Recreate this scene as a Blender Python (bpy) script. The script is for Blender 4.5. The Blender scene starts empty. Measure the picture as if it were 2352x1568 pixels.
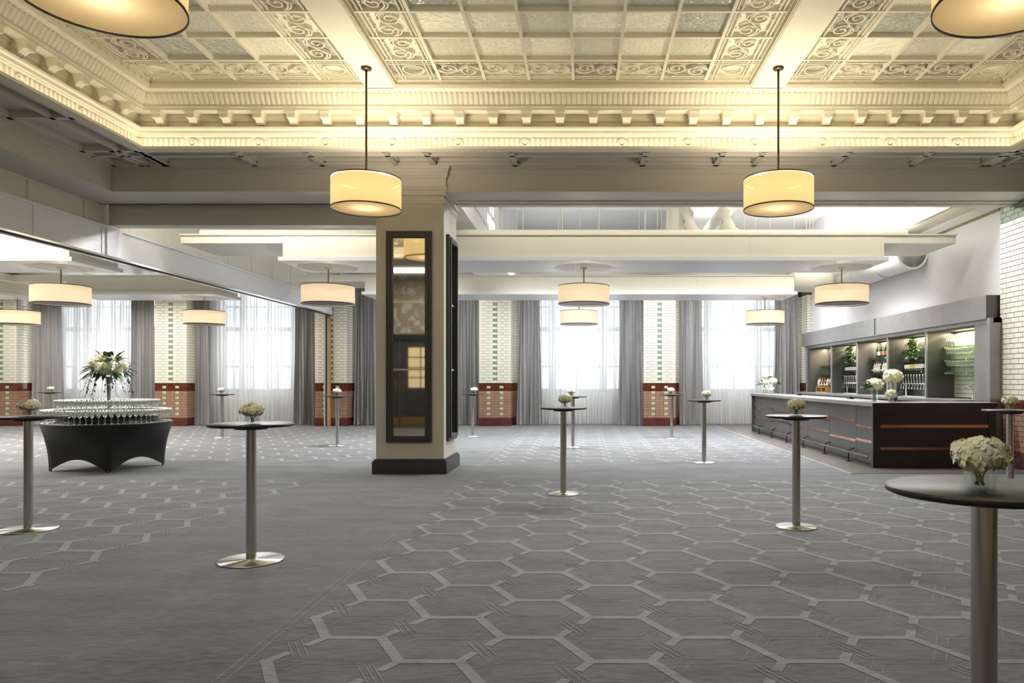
import bpy, math, random
from mathutils import Vector, Matrix
random.seed(7)
PI = math.pi
C = bpy.context.scene.collection
SC = bpy.context.scene

# ------------------------------------------------------------------ camera
F, VX, VY, H = 1660.0, 1340.0, 873.0, 1.42      # focal (px), vanishing point (px), eye height (m)
cd = bpy.data.cameras.new('camera'); cam = bpy.data.objects.new('camera', cd); C.objects.link(cam)
cam.location = (0, 0, H); cam.rotation_euler = (PI/2, 0, 0)
cd.sensor_width = 36; cd.lens = 36*F/2352; cd.shift_x = -(VX-1176)/2352; cd.shift_y = (VY-784)/2352
cd.clip_start = 0.05; cd.clip_end = 200
SC.camera = cam

# ------------------------------------------------------------------ world, view, lights
SC.view_settings.view_transform = 'Standard'; SC.view_settings.look = 'None'
SC.view_settings.gamma = 1; SC.view_settings.use_curve_mapping = False
SC.view_settings.exposure = 0.85
w = bpy.data.worlds.new('world'); SC.world = w; w.use_nodes = True
w.node_tree.nodes['Background'].inputs[0].default_value = (.85, .92, 1, 1)
w.node_tree.nodes['Background'].inputs[1].default_value = 1.2
SC.cycles.use_denoising = True
SC.cycles.max_bounces = 8; SC.cycles.transparent_max_bounces = 40
SC.cycles.diffuse_bounces = 4; SC.cycles.glossy_bounces = 4
SC.cycles.sample_clamp_indirect = 6
SC.cycles.caustics_reflective = False; SC.cycles.caustics_refractive = False

def area(name, loc, rot, sx, sy, power, col=(1, 1, 1), spread=PI):
    d = bpy.data.lights.new(name, 'AREA'); d.shape = 'RECTANGLE'; d.size = sx; d.size_y = sy
    d.energy = power; d.color = col; d.spread = spread
    o = bpy.data.objects.new(name, d); C.objects.link(o); o.location = loc; o.rotation_euler = rot
    return o
def point(name, loc, power, col, r=0.0):
    d = bpy.data.lights.new(name, 'POINT'); d.energy = power; d.color = col; d.shadow_soft_size = r
    o = bpy.data.objects.new(name, d); C.objects.link(o); o.location = loc
    return o
UP = (PI, 0, 0); DOWN = (0, 0, 0); NEGY = (-PI/2, 0, 0); POSY = (PI/2, 0, 0)
WARM = (1, .88, .68); SOFTW = (1, .95, .86); COOL = (.97, .985, 1)
HX0, HX1, HY0, HY1 = -6.24, 6.05, 2.70, 10.14      # opening of the raised ceiling
# daylight outside each window bay
PIERS = [-23.35, -18.1, -12.82, -7.84, -2.745, 2.37, 7.45]
for i in range(6):
    cx = (PIERS[i]+PIERS[i+1])/2
    area('window_daylight', (cx, 24.9, 2.9), (-PI/2, 0, 0), 4.6, 3.8, 78, COOL)
# LED strips in the cornice trough, shining up
cz = H+3.235
area('cove_or_fill_light', ((HX0+HX1)/2, HY1-.11, cz), UP, HX1-HX0-.2, .04, 14, WARM)
area('cove_or_fill_light', ((HX0+HX1)/2, HY0+.11, cz), UP, HX1-HX0-.2, .04, 14, WARM)
area('cove_or_fill_light', (HX0+.11, (HY0+HY1)/2, cz), UP, .04, HY1-HY0-.2, 6, WARM)
area('cove_or_fill_light', (HX1-.11, (HY0+HY1)/2, cz), UP, .04, HY1-HY0-.2, 6, WARM)
# added fill lights, out of view, on the back of the main beam and in the ceiling behind the dropped panels
area('beam_fill', (1.9, 12.0, H+3.5), (PI/2-.75, 0, 0), 8.6, .12, 38, SOFTW)  # added to brighten the bulkhead fascias
area('beam_fill', (-5.5, 12.2, H+3.2), (PI/2-.75, 0, 0), 4.0, .12, 20, SOFTW)
area('carpet_fill', (2.75, 12.45, H+3.06), (-.75, 0, 0), 7.0, .1, 190, COOL, 2.4)  # added to brighten the middle carpet, no track fitting here
area('carpet_fill', (-5.4, 12.55, H+2.75), (-.75, 0, 0), 2.6, .1, 80, COOL, 2.4)
area('ceiling_fill', (0.5, 16.1, H+3.6), DOWN, 12, 1.2, 680, COOL, 1.9)  # added downlight for the far carpet, no fitting
area('ceiling_fill', (0.5, 20.6, H+3.6), DOWN, 12, .8, 320, COOL, 2.5)
area('ceiling_fill', (-13.5, 20.8, H+2.95), DOWN, 9, .8, 210, SOFTW, 2.6)
area('ceiling_fill', (0.5, 16.1, H+3.7), UP, 12, .6, 40, SOFTW)
area('ceiling_fill', (-13.5, 16.1, H+2.9), DOWN, 9, 1.2, 400, SOFTW, 2.2)  # added to brighten the side room
area('ceiling_fill', (-13.5, 11.0, H+2.9), DOWN, 9, 1.0, 400, SOFTW, 2.4)
area('ceiling_fill', (-13.5, 12.2, H+2.6), (PI/2-.5, 0, 0), 9, .3, 50, SOFTW)
area('cove_or_fill_light', (6.7, 16.5, H+3.2), (PI, 0, 0), .1, 9, 110, SOFTW)
area('cove_or_fill_light', (5.2, 14.6, H+3.0), UP, 2.6, .3, 45, SOFTW)  # added uplight to brighten the bar-side ceiling, away from the cove ledge
# the room behind the camera
area('ceiling_fill', (-3.0, 1.2, H+3.15), DOWN, 6, .8, 60, SOFTW)

# ------------------------------------------------------------------ materials
MATS = {}
def mat(name, col, rough=.6, metal=0, spec=.5, emit=None, estr=0, noise=None, bump=None, coat=0):
    if name in MATS: return MATS[name]
    m = bpy.data.materials.new(name); m.use_nodes = True; nt = m.node_tree; N = nt.nodes; L = nt.links
    b = N['Principled BSDF']
    b.inputs['Base Color'].default_value = (*col, 1); b.inputs['Roughness'].default_value = rough
    b.inputs['Metallic'].default_value = metal; b.inputs['Specular IOR Level'].default_value = spec
    b.inputs['Coat Weight'].default_value = coat
    if emit: b.inputs['Emission Color'].default_value = (*emit, 1); b.inputs['Emission Strength'].default_value = estr
    tc = N.new('ShaderNodeTexCoord')
    if noise:                     # (scale vec, amount)
        sc, amt = noise
        mp = N.new('ShaderNodeMapping'); mp.inputs['Scale'].default_value = sc
        L.new(tc.outputs['Object'], mp.inputs[0])
        n = N.new('ShaderNodeTexNoise'); n.inputs['Scale'].default_value = 1; n.inputs['Detail'].default_value = 5
        L.new(mp.outputs[0], n.inputs['Vector'])
        r = N.new('ShaderNodeMapRange'); r.inputs[1].default_value = .25; r.inputs[2].default_value = .75
        r.inputs[3].default_value = 1-amt; r.inputs[4].default_value = 1+amt
        L.new(n.outputs['Fac'], r.inputs[0])
        mx = N.new('ShaderNodeVectorMath'); mx.operation = 'SCALE'; mx.inputs[0].default_value = col
        L.new(r.outputs[0], mx.inputs['Scale']); L.new(mx.outputs[0], b.inputs['Base Color'])
    if bump:                      # (scale, strength, distance)
        n = N.new('ShaderNodeTexNoise'); n.inputs['Scale'].default_value = bump[0]; n.inputs['Detail'].default_value = 3
        L.new(tc.outputs['Object'], n.inputs['Vector'])
        bp = N.new('ShaderNodeBump'); bp.inputs['Strength'].default_value = bump[1]; bp.inputs['Distance'].default_value = bump[2]
        L.new(n.outputs['Fac'], bp.inputs['Height']); L.new(bp.outputs[0], b.inputs['Normal'])
    MATS[name] = m
    return m
def mixmat(name, parts):
    """parts: list of (node type, colour, weight, roughness)"""
    if name in MATS: return MATS[name]
    m = bpy.data.materials.new(name); m.use_nodes = True; nt = m.node_tree; N = nt.nodes; L = nt.links
    N.remove(N['Principled BSDF']); out = N['Material Output']
    prev = None; tot = 0
    for typ, col, wt, rg in parts:
        s = N.new('ShaderNode'+typ); s.inputs[0].default_value = (*col, 1)
        if rg is not None and 'Roughness' in s.inputs: s.inputs['Roughness'].default_value = rg
        tot += wt
        if prev is None: prev = s
        else:
            mx = N.new('ShaderNodeMixShader'); mx.inputs[0].default_value = wt/tot
            L.new(prev.outputs[0], mx.inputs[1]); L.new(s.outputs[0], mx.inputs[2]); prev = mx
    L.new(prev.outputs[0], out.inputs[0]); MATS[name] = m
    return m
PLASTER = mat('cream_plaster', (.80, .745, .60), .55, noise=((3, 3, 3), .03))
TAUPE = mat('taupe_paint', (.62, .585, .52), .5, noise=((2, 2, 2), .03))
WHITE = mat('white_paint', (.82, .81, .77), .45, noise=((2, 2, 2), .02))
COOLW = mat('cool_white_paint', (.82, .82, .83), .45, noise=((1, 1, 1), .03))
PANEL = mat('panel_paint', (.80, .765, .65), .4, noise=((2, 2, 2), .02))
CHAR = mat('charcoal_paint', (.045, .045, .048), .4, noise=((8, 8, 8), .1))
CHROME = mat('brushed_steel', (.56, .54, .51), .24, 1, noise=((60, 60, 2), .12))
CHROMEB = mat('polished_steel', (.8, .79, .76), .12, 1)
BLACKTOP = mat('black_laminate', (.022, .023, .025), .36, spec=.35, noise=((60, 60, 60), .3))
BASEM = mat('satin_steel', (.72, .71, .68), .26, 1)
BRASS = mat('brass', (.30, .20, .09), .4, 1)
ROD = mat('bronze_rod', (.11, .075, .045), .35, .8)
RODL = mat('light_bronze_rod', (.45, .33, .22), .4, .5)
COPPER = mat('copper_inlay', (.66, .36, .23), .14, 1, noise=((1.5, 6, 1.5), .35))
BARDARK = mat('dark_stained_wood', (.022, .012, .011), .35, noise=((2, 2, 30), .4))
BARGREY = mat('grey_stained_wood', (.085, .083, .082), .38, noise=((3, 3, 12), .15))
ZINC = mat('zinc_sheet', (.34, .335, .33), .36, .55, noise=((3, 3, 3), .1))
ZINCD = mat('dark_zinc', (.13, .125, .12), .4, .4, noise=((3, 3, 3), .15))
TILEW = mat('white_glazed_tile', (.80, .78, .67), .13, bump=(30, .06, .01))
TILEG = mat('green_glazed_tile', (.23, .30, .22), .13)
TILER = mat('oxblood_glazed_tile', (.12, .024, .014), .13, noise=((3, 3, 9), .4))
TILET = mat('tan_glazed_tile', (.36, .215, .15), .16, noise=((3, 3, 9), .15))
TILEL = mat('pale_green_tile', (.55, .60, .40), .15)
GROUT = mat('dark_grout', (.10, .085, .06), .8)
DRAPE = mat('grey_drape_fabric', (.34, .335, .335), .75, spec=.2, noise=((40, 40, 3), .12))
STRETCH = mat('black_stretch_fabric', (.012, .012, .012), .42, spec=.4)
LEAF = mat('dark_green_leaf', (.035, .085, .015), .35, noise=((20, 20, 20), .4))
LEAF2 = mat('bright_green_leaf', (.11, .20, .035), .4, noise=((20, 20, 20), .4))
STEM = mat('green_stem', (.12, .19, .05), .5)
PETAL = mat('cream_petal', (.90, .88, .62), .6, noise=((25, 25, 25), .10))
PETAL2 = mat('white_petal', (.93, .92, .78), .6, noise=((25, 25, 25), .08))
WOOD = mat('brown_wood_plank', (.10, .085, .075), .4, noise=((14, 1.2, 1), .25))
OAK = mat('oak_strip', (.50, .29, .12), .4, noise=((8, 8, 1), .2))
CRATE = mat('crate_wood', (.60, .38, .17), .5, noise=((10, 3, 30), .2))
BLACKM = mat('black_metal', (.02, .02, .022), .35, .5)
WINEB = mat('dark_bottle_glass', (.010, .012, .008), .08)
GREENB = mat('green_bottle_glass', (.015, .05, .012), .08)
LABW = mat('white_paper_label', (.80, .77, .70), .6)
LABY = mat('yellow_paper_label', (.75, .62, .12), .6)
GOLD = mat('gold_foil', (.75, .45, .10), .3, .8)
PINK = mat('pink_foil', (.75, .35, .28), .35, .6)
RED = mat('red_cap', (.55, .02, .02), .35)
ORANGE = mat('orange_liquid', (.80, .20, .04), .15)
REDL = mat('red_liquid', (.45, .03, .02), .12)
AMBER = mat('amber_liquid', (.45, .2, .05), .12)
CLEARB = mat('clear_bottle', (.55, .57, .55), .08, spec=.8)
CARPET = None
GLASS = mixmat('clear_glass', [('BsdfTransparent', (.96, .97, .96), .83, None), ('BsdfGlossy', (1, 1, 1), .14, .03), ('BsdfDiffuse', (.9, .9, .88), .03, 1)])
VASEG = mixmat('vase_glass', [('BsdfTransparent', (.96, .98, .97), .87, None), ('BsdfGlossy', (1, 1, 1), .13, .02)])
SHELFG = mixmat('shelf_glass', [('BsdfTransparent', (.8, .92, .85), .75, None), ('BsdfGlossy', (.8, 1, .9), .12, .03)])
SHADE = mixmat('linen_shade', [('BsdfTransparent', (1, .9, .7), .14, None), ('BsdfTranslucent', (.95, .78, .45), .6, None), ('BsdfDiffuse', (.85, .78, .60), .26, 1)])
SHADEP = mixmat('pale_linen_shade', [('BsdfTransparent', (1, .95, .85), .18, None), ('BsdfTranslucent', (.92, .76, .60), .55, None), ('BsdfDiffuse', (.85, .80, .70), .27, 1)])
DIFF = mixmat('lamp_diffuser', [('BsdfTransparent', (1, .9, .75), .35, None), ('BsdfTranslucent', (.85, .7, .5), .3, None), ('BsdfDiffuse', (.7, .66, .6), .35, 1)])
SHEER = mixmat('sheer_voile', [('BsdfTransparent', (1, 1, 1), .24, None), ('BsdfTranslucent', (.94, .94, .95), .50, None), ('BsdfDiffuse', (.88, .88, .88), .26, 1)])

def skyglass(name, col, vs, strength, em):
    m = mat(name, col, .2, spec=.9, emit=(.80, .74, .52), estr=em); nt = m.node_tree; N = nt.nodes; L = nt.links; b = N['Principled BSDF']  # emission stands in for daylight above the panes
    tc = N.new('ShaderNodeTexCoord'); v = N.new('ShaderNodeTexVoronoi'); v.inputs['Scale'].default_value = vs
    v.feature = 'SMOOTH_F1'
    n = N.new('ShaderNodeTexNoise'); n.inputs['Scale'].default_value = vs*.6
    mx = N.new('ShaderNodeMixRGB'); mx.inputs[0].default_value = .12
    L.new(tc.outputs['Object'], mx.inputs[1]); L.new(n.outputs['Color'], mx.inputs[2]); L.new(tc.outputs['Object'], n.inputs['Vector'])
    L.new(mx.outputs[0], v.inputs['Vector'])
    bp = N.new('ShaderNodeBump'); bp.inputs['Strength'].default_value = strength; bp.inputs['Distance'].default_value = .02
    L.new(v.outputs['Distance'], bp.inputs['Height']); L.new(bp.outputs[0], b.inputs['Normal'])
    return m
SKYG = [skyglass('hammered_glass', (.60, .56, .40), 22, 1, .14), skyglass('ripple_glass', (.55, .52, .38), 34, 1, .10), skyglass('grey_hammered_glass', (.38, .38, .32), 20, 1, .05), skyglass('milky_glass', (.62, .60, .46), 14, .8, .15)]

def carpet_mat(name, col, amt):
    m = mat(name, col, .85, spec=.35); nt = m.node_tree; N = nt.nodes; L = nt.links; b = N['Principled BSDF']
    b.inputs['Sheen Weight'].default_value = .25; b.inputs['Sheen Roughness'].default_value = .4
    tc = N.new('ShaderNodeTexCoord'); out = []
    for sc, det in (((9, 60, 1), 5), ((1.2, 3.5, 1), 3), ((260, 260, 1), 1)):
        mp = N.new('ShaderNodeMapping'); mp.inputs['Scale'].default_value = sc; L.new(tc.outputs['Object'], mp.inputs[0])
        n = N.new('ShaderNodeTexNoise'); n.inputs['Scale'].default_value = 1; n.inputs['Detail'].default_value = det; n.inputs['Roughness'].default_value = .7
        L.new(mp.outputs[0], n.inputs['Vector']); out.append(n)
    a = N.new('ShaderNodeMath'); a.operation = 'MULTIPLY'; a.inputs[1].default_value = .5; L.new(out[1].outputs['Fac'], a.inputs[0])
    s = N.new('ShaderNodeMath'); s.operation = 'ADD'; L.new(out[0].outputs['Fac'], s.inputs[0]); L.new(a.outputs[0], s.inputs[1])
    a2 = N.new('ShaderNodeMath'); a2.operation = 'MULTIPLY_ADD'; a2.inputs[1].default_value = .5; L.new(out[2].outputs['Fac'], a2.inputs[0]); L.new(s.outputs[0], a2.inputs[2])
    r = N.new('ShaderNodeMapRange'); r.inputs[1].default_value = .72; r.inputs[2].default_value = 1.28
    r.inputs[3].default_value = 1-amt; r.inputs[4].default_value = 1+amt; L.new(a2.outputs[0], r.inputs[0])
    mx = N.new('ShaderNodeVectorMath'); mx.operation = 'SCALE'; mx.inputs[0].default_value = col
    L.new(r.outputs[0], mx.inputs['Scale']); L.new(mx.outputs[0], b.inputs['Base Color'])
    return m
CARPET = carpet_mat('grey_carpet', (.095, .0985, .105), .85)
CARPETL = carpet_mat('carpet_light_line', (.205, .208, .213), .5)

def wallpaper():
    m = mat('blotched_wallpaper', (.5, .45, .36), .5); nt = m.node_tree; N = nt.nodes; L = nt.links
    tc = N.new('ShaderNodeTexCoord'); n = N.new('ShaderNodeTexNoise'); n.inputs['Scale'].default_value = 5; n.inputs['Detail'].default_value = 6
    L.new(tc.outputs['Object'], n.inputs['Vector']); cr = N.new('ShaderNodeValToRGB')
    cr.color_ramp.elements[0].position = .54; cr.color_ramp.elements[0].color = (.42, .36, .26, 1)
    cr.color_ramp.elements[1].position = .60; cr.color_ramp.elements[1].color = (.66, .66, .66, 1)
    L.new(n.outputs['Fac'], cr.inputs[0]); L.new(cr.outputs[0], N['Principled BSDF'].inputs['Base Color'])
    return m
WALLP = wallpaper()
MIRROR = mat('antique_mirror', (.82, .80, .74), .03, 1)

# ------------------------------------------------------------------ mesh helpers
class MB:
    def __init__(s): s.v = []; s.f = []; s.m = []; s.mats = []; s.sm = []
    def mi(s, m):
        if m not in s.mats: s.mats.append(m)
        return s.mats.index(m)
    def add(s, vs, fs, m, smooth=False):
        o = len(s.v); s.v += [tuple(v) for v in vs]; k = s.mi(m)
        for f in fs: s.f.append(tuple(i+o for i in f)); s.m.append(k); s.sm.append(smooth)
    def box(s, x0, x1, y0, y1, z0, z1, m, c=0):
        if c:
            # chamfered box (vertical and horizontal edges)
            xs = (x0, x1); ys = (y0, y1); zs = (z0, z1); vs = []
            for sx in (0, 1):
                for sy in (0, 1):
                    for sz in (0, 1):
                        dx = c if sx == 0 else -c; dy = c if sy == 0 else -c; dz = c if sz == 0 else -c
                        x, y, z = xs[sx], ys[sy], zs[sz]
                        vs += [(x, y+dy, z+dz), (x+dx, y, z+dz), (x+dx, y+dy, z)]
            def I(a, b, d, k): return (a*4+b*2+d)*3+k
            fs = []
            for a in (0, 1): fs.append((I(a,0,0,0), I(a,1,0,0), I(a,1,1,0), I(a,0,1,0)))
            for b in (0, 1): fs.append((I(0,b,0,1), I(1,b,0,1), I(1,b,1,1), I(0,b,1,1)))
            for d in (0, 1): fs.append((I(0,0,d,2), I(1,0,d,2), I(1,1,d,2), I(0,1,d,2)))
            for a in (0, 1):
                for b in (0, 1): fs.append((I(a,b,0,0), I(a,b,1,0), I(a,b,1,1), I(a,b,0,1)))
                for d in (0, 1): fs.append((I(a,0,d,0), I(a,1,d,0), I(a,1,d,2), I(a,0,d,2)))
            for b in (0, 1):
                for d in (0, 1): fs.append((I(0,b,d,1), I(1,b,d,1), I(1,b,d,2), I(0,b,d,2)))
            for a in (0, 1):
                for b in (0, 1):
                    for d in (0, 1): fs.append((I(a,b,d,0), I(a,b,d,1), I(a,b,d,2)))
            s.add(vs, fs, m); return
        v = [(x0,y0,z0),(x1,y0,z0),(x1,y1,z0),(x0,y1,z0),(x0,y0,z1),(x1,y0,z1),(x1,y1,z1),(x0,y1,z1)]
        s.add(v, [(0,3,2,1),(4,5,6,7),(0,1,5,4),(1,2,6,5),(2,3,7,6),(3,0,4,7)], m)
    def quad(s, a, b, c, d, m): s.add([a, b, c, d], [(0, 1, 2, 3)], m)
    def lathe(s, prof, m, seg=24, c=(0, 0, 0), smooth=True, cap=True):
        vs = []; n = len(prof)
        for r, z in prof:
            for k in range(seg):
                a = 2*PI*k/seg; vs.append((c[0]+r*math.cos(a), c[1]+r*math.sin(a), c[2]+z))
        fs = [(i*seg+k, i*seg+(k+1) % seg, (i+1)*seg+(k+1) % seg, (i+1)*seg+k) for i in range(n-1) for k in range(seg)]
        s.add(vs, fs, m, smooth)
        if cap:
            if prof[0][0] > 1e-4: s.add(vs[:seg], [tuple(reversed(range(seg)))], m)
            if prof[-1][0] > 1e-4: s.add(vs[-seg:], [tuple(range(seg))], m)
    def tube(s, pts, r, m, seg=8, smooth=True):
        pts = [Vector(p) for p in pts]; vs = []; n = len(pts)
        for i, p in enumerate(pts):
            t = (pts[min(i+1, n-1)]-pts[max(i-1, 0)]).normalized()
            up = Vector((0, 0, 1)) if abs(t.z) < .9 else Vector((1, 0, 0))
            a = t.cross(up).normalized(); b = t.cross(a); rr = r[i] if isinstance(r, (list, tuple)) else r
            for k in range(seg):
                q = 2*PI*k/seg; vs.append(p+a*(rr*math.cos(q))+b*(rr*math.sin(q)))
        fs = [(i*seg+k, i*seg+(k+1) % seg, (i+1)*seg+(k+1) % seg, (i+1)*seg+k) for i in range(n-1) for k in range(seg)]
        fs += [tuple(range(seg)), tuple((n-1)*seg+k for k in range(seg))]
        s.add(vs, fs, m, smooth)
    def mesh(s, name):
        me = bpy.data.meshes.new(name); me.from_pydata(s.v, [], s.f)
        for m in s.mats: me.materials.append(m)
        me.polygons.foreach_set('material_index', s.m); me.polygons.foreach_set('use_smooth', s.sm)
        me.update(); return me
    def build(s, name, parent=None, loc=(0, 0, 0)):
        o = bpy.data.objects.new(name, s.mesh(name)); C.objects.link(o); o.location = loc
        if parent: o.parent = parent
        return o
def tag(o, label=None, cat=None, group=None, kind=None):
    if label: o['label'] = label
    if cat: o['category'] = cat
    if group: o['group'] = group
    if kind: o['kind'] = kind
    return o
def empty(name, loc=(0, 0, 0), label=None, cat=None, group=None, rz=0):
    o = bpy.data.objects.new(name, None); C.objects.link(o); o.location = loc; o.rotation_euler = (0, 0, rz)
    o.empty_display_size = .1
    return tag(o, label, cat, group)
def struct(mb, name, parent=None):
    o = mb.build(name, parent)
    if not parent: o['kind'] = 'structure'
    return o
ORDN = ['first', 'second', 'third', 'fourth', 'fifth', 'sixth', 'seventh', 'eighth', 'ninth', 'tenth', 'eleventh', 'twelfth', 'thirteenth']
def dup(root, loc, rz=None, label=None, group=None, scale=None):
    c = root.copy(); C.objects.link(c); c.location = loc
    if rz is not None: c.rotation_euler = (0, 0, rz)
    if scale: c.scale = scale
    if label: c['label'] = label
    if group: c['group'] = group
    for ch in list(root.children):
        d = ch.copy(); C.objects.link(d); d.parent = c
        for g in list(ch.children):
            e = g.copy(); C.objects.link(e); e.parent = d
    return c
def at(px, py, Y): return ((px-VX)/F*Y, Y, H+(VY-py)/F*Y)
def ax(px, Y): return (px-VX)/F*Y
def az(py, Y): return H+(VY-py)/F*Y

# ================================================================== SETTING
# ---- floor
fl = MB(); fl.box(-21, 9, -.8, 24, -.2, 0, CARPET)
floor = struct(fl, 'floor')
def clip(poly, x0, x1, y0, y1):
    for ax_, lim, sg in ((0, x0, 1), (0, x1, -1), (1, y0, 1), (1, y1, -1)):
        out = []
        for i in range(len(poly)):
            a = poly[i-1]; b = poly[i]; ia = sg*(a[ax_]-lim) >= 0; ib = sg*(b[ax_]-lim) >= 0
            if ia != ib:
                t = (lim-a[ax_])/(b[ax_]-a[ax_]); out.append((a[0]+t*(b[0]-a[0]), a[1]+t*(b[1]-a[1])))
            if ib: out.append(b)
        poly = out
        if len(poly) < 3: return []
    return poly
def band(mb, a, b, off, wd, rect, z, ext=0):
    dx, dy = b[0]-a[0], b[1]-a[1]; l = math.hypot(dx, dy); dx /= l; dy /= l; nx, ny = -dy, dx
    a = (a[0]-dx*ext, a[1]-dy*ext); b = (b[0]+dx*ext, b[1]+dy*ext)
    p = [(a[0]+nx*(off-wd/2), a[1]+ny*(off-wd/2)), (b[0]+nx*(off-wd/2), b[1]+ny*(off-wd/2)),
         (b[0]+nx*(off+wd/2), b[1]+ny*(off+wd/2)), (a[0]+nx*(off+wd/2), a[1]+ny*(off+wd/2))]
    p = clip(p, *rect)
    if p: mb.add([(x, y, z) for x, y in p], [tuple(range(len(p)))], CARPETL)
def carpet_zone(mb, rect, px=-1.42, py=3.988):
    x0, x1, y0, y1 = rect; PX, HL, SL, RY = .486, .305, .181, .337
    i0 = int((x0-px)/PX)-2; i1 = int((x1-px)/PX)+2; j0 = int((y0-py)/(2*RY))-2; j1 = int((y1-py)/(2*RY))+2
    for i in range(i0, i1):
        for j in range(j0, j1):
            ox = px+i*PX; oy = py+j*2*RY+(RY if i % 2 else 0)
            A = (ox, oy); B = (ox+HL, oy); Cc = (ox+HL+SL, oy-RY); E = (ox+HL+SL, oy+RY)
            if not (x0-1 < ox < x1+1 and y0-1 < oy < y1+1): continue
            band(mb, A, B, 0, .052, rect, .0015, .012)
            band(mb, B, Cc, 0, .058, rect, .0019, .012)                      # wide over thin
            M = ((B[0]+E[0])/2, (B[1]+E[1])/2); dx, dy = E[0]-B[0], E[1]-B[1]; l = math.hypot(dx, dy); dx /= l; dy /= l
            g = .055
            band(mb, B, (M[0]-dx*g, M[1]-dy*g), 0, .052, rect, .0017)
            band(mb, (M[0]+dx*g, M[1]+dy*g), E, 0, .052, rect, .0017)
            # thin lattice, half a row lower
            for o in (-.028, .028): band(mb, (A[0], A[1]-RY), (B[0], B[1]-RY), o, .0045, rect, .0010)
            B2 = (B[0], B[1]-RY); E2 = (E[0], E[1]-RY); C2 = (Cc[0], Cc[1]-RY)
            for o in (-.034, 0, .034): band(mb, (B2[0], B2[1]+2*RY), (Cc[0], Cc[1]+2*RY-RY), o, .006, rect, .0022, -.07)
            for o in (-.028, .028):
                band(mb, B2, ((B2[0]+E2[0])/2-.02, (B2[1]+E2[1])/2-.037), o, .0045, rect, .0012)
                band(mb, ((B2[0]+E2[0])/2+.02, (B2[1]+E2[1])/2+.037), E2, o, .0045, rect, .0012)
cp = MB()
ZONES = [(-1.635, 6.9, .2, 10.25), (-1.635, 4.02, 12.5, 22.2), (-19.5, -3.80, .5, 10.25), (-19.5, -3.80, 12.7, 22.2)]
for r in ZONES:
    carpet_zone(cp, r)
for x in (-1.695, -1.745, -3.74, -3.69):
    cp.add([(x-.003, 0, .0014), (x+.003, 0, .0014), (x+.003, 22.3, .0014), (x-.003, 22.3, .0014)], [(0, 1, 2, 3)], CARPETL)
struct(cp, 'carpet_pattern', floor)
# timber floor round the bar
wf = MB()
for k in range(28):
    x0 = 4.07+k*.13
    wf.box(x0+.0015, x0+.1285, 10.96, 22.4, 0, .006, WOOD)
wf.box(4.055, 4.07, 10.96, 22.4, 0, .010, mat('aluminium_strip', (.75, .75, .75), .3, .6))
struct(wf, 'timber_border', floor)
wn = MB(); wn.box(-12, 8, -.7, .35, 0, .005, WOOD); struct(wn, 'timber_threshold', floor)

# ---- glazed tile wall builder (u axis horizontal on wall)
CH = .0832
def tile_face(mb, P0, U, Nn, width, z0, z1, style, dado=True):
    """P0 left end point (x,y), U unit dir, Nn outward normal; tiles are shallow slabs on dark grout"""
    def rect(u0, u1, a, b, m):
        g = .0065; t = .004; u0 += g; u1 -= g; a += g; b -= g
        if u1-u0 < .01: return
        q = []
        for (u, z, o) in ((u0, a, t), (u1, a, t), (u1, b, t), (u0, b, t), (u0-.003, a-.003, 0), (u1+.003, a-.003, 0), (u1+.003, b+.003, 0), (u0-.003, b+.003, 0)):
            q.append((P0[0]+U[0]*u+Nn[0]*o, P0[1]+U[1]*u+Nn[1]*o, z))
        mb.add(q, [(0, 1, 2, 3), (0, 4, 5, 1), (1, 5, 6, 2), (2, 6, 7, 3), (3, 7, 4, 0)], m)
    n = int(round((z1-z0)/CH)); c = width/2
    for k in range(n):
        a = z0+k*CH; b = a+CH; gi = int(round(a/CH)); odd = gi % 2
        if dado and gi < 16:
            base = TILER if (gi < 3 or gi >= 13) else TILET
        else: base = TILEW
        segs = []
        if style == 'pier':
            if base is TILEW:
                if odd:
                    segs = [(c-.065, c+.065, TILEG), (c+.065, c+.315, base), (c+.315, c+.375, base), (c+.375, width, base),
                            (c-.315, c-.065, base), (c-.375, c-.315, base), (0, c-.375, base)]
                else:
                    segs = [(c-.19, c+.06, base), (c+.06, c+.19, base), (c+.19, c+.25, base), (c+.25, width, base),
                            (c-.25, c-.19, base), (0, c-.25, base)]
            else:
                if not odd and 3 <= gi <= 14:
                    for s_ in (-1, 1):
                        m0 = c+s_*.2; segs.append((m0-.06, m0+.06, TILEL))
                    segs += [(c-.14, c+.0, base), (c, c+.14, base), (c+.26, width, base), (0, c-.26, base)]
                else:
                    u = 0; w_ = .13
                    while u < width-.001:
                        segs.append((u, min(u+w_, width), base)); u += w_; w_ = .24
        else:
            u = -(.125 if odd else 0)
            idx = 0
            while u < width-.001:
                wd = .25; m = base
                if style == 'side' and base is TILEW:
                    pass
                segs.append((max(u, 0), min(u+wd, width), m)); u += wd
            if style == 'green' and base is TILEW and odd:
                segs = [s_ for s_ in segs]
        for u0, u1, m in segs: rect(u0, u1, a, b, m)
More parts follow.
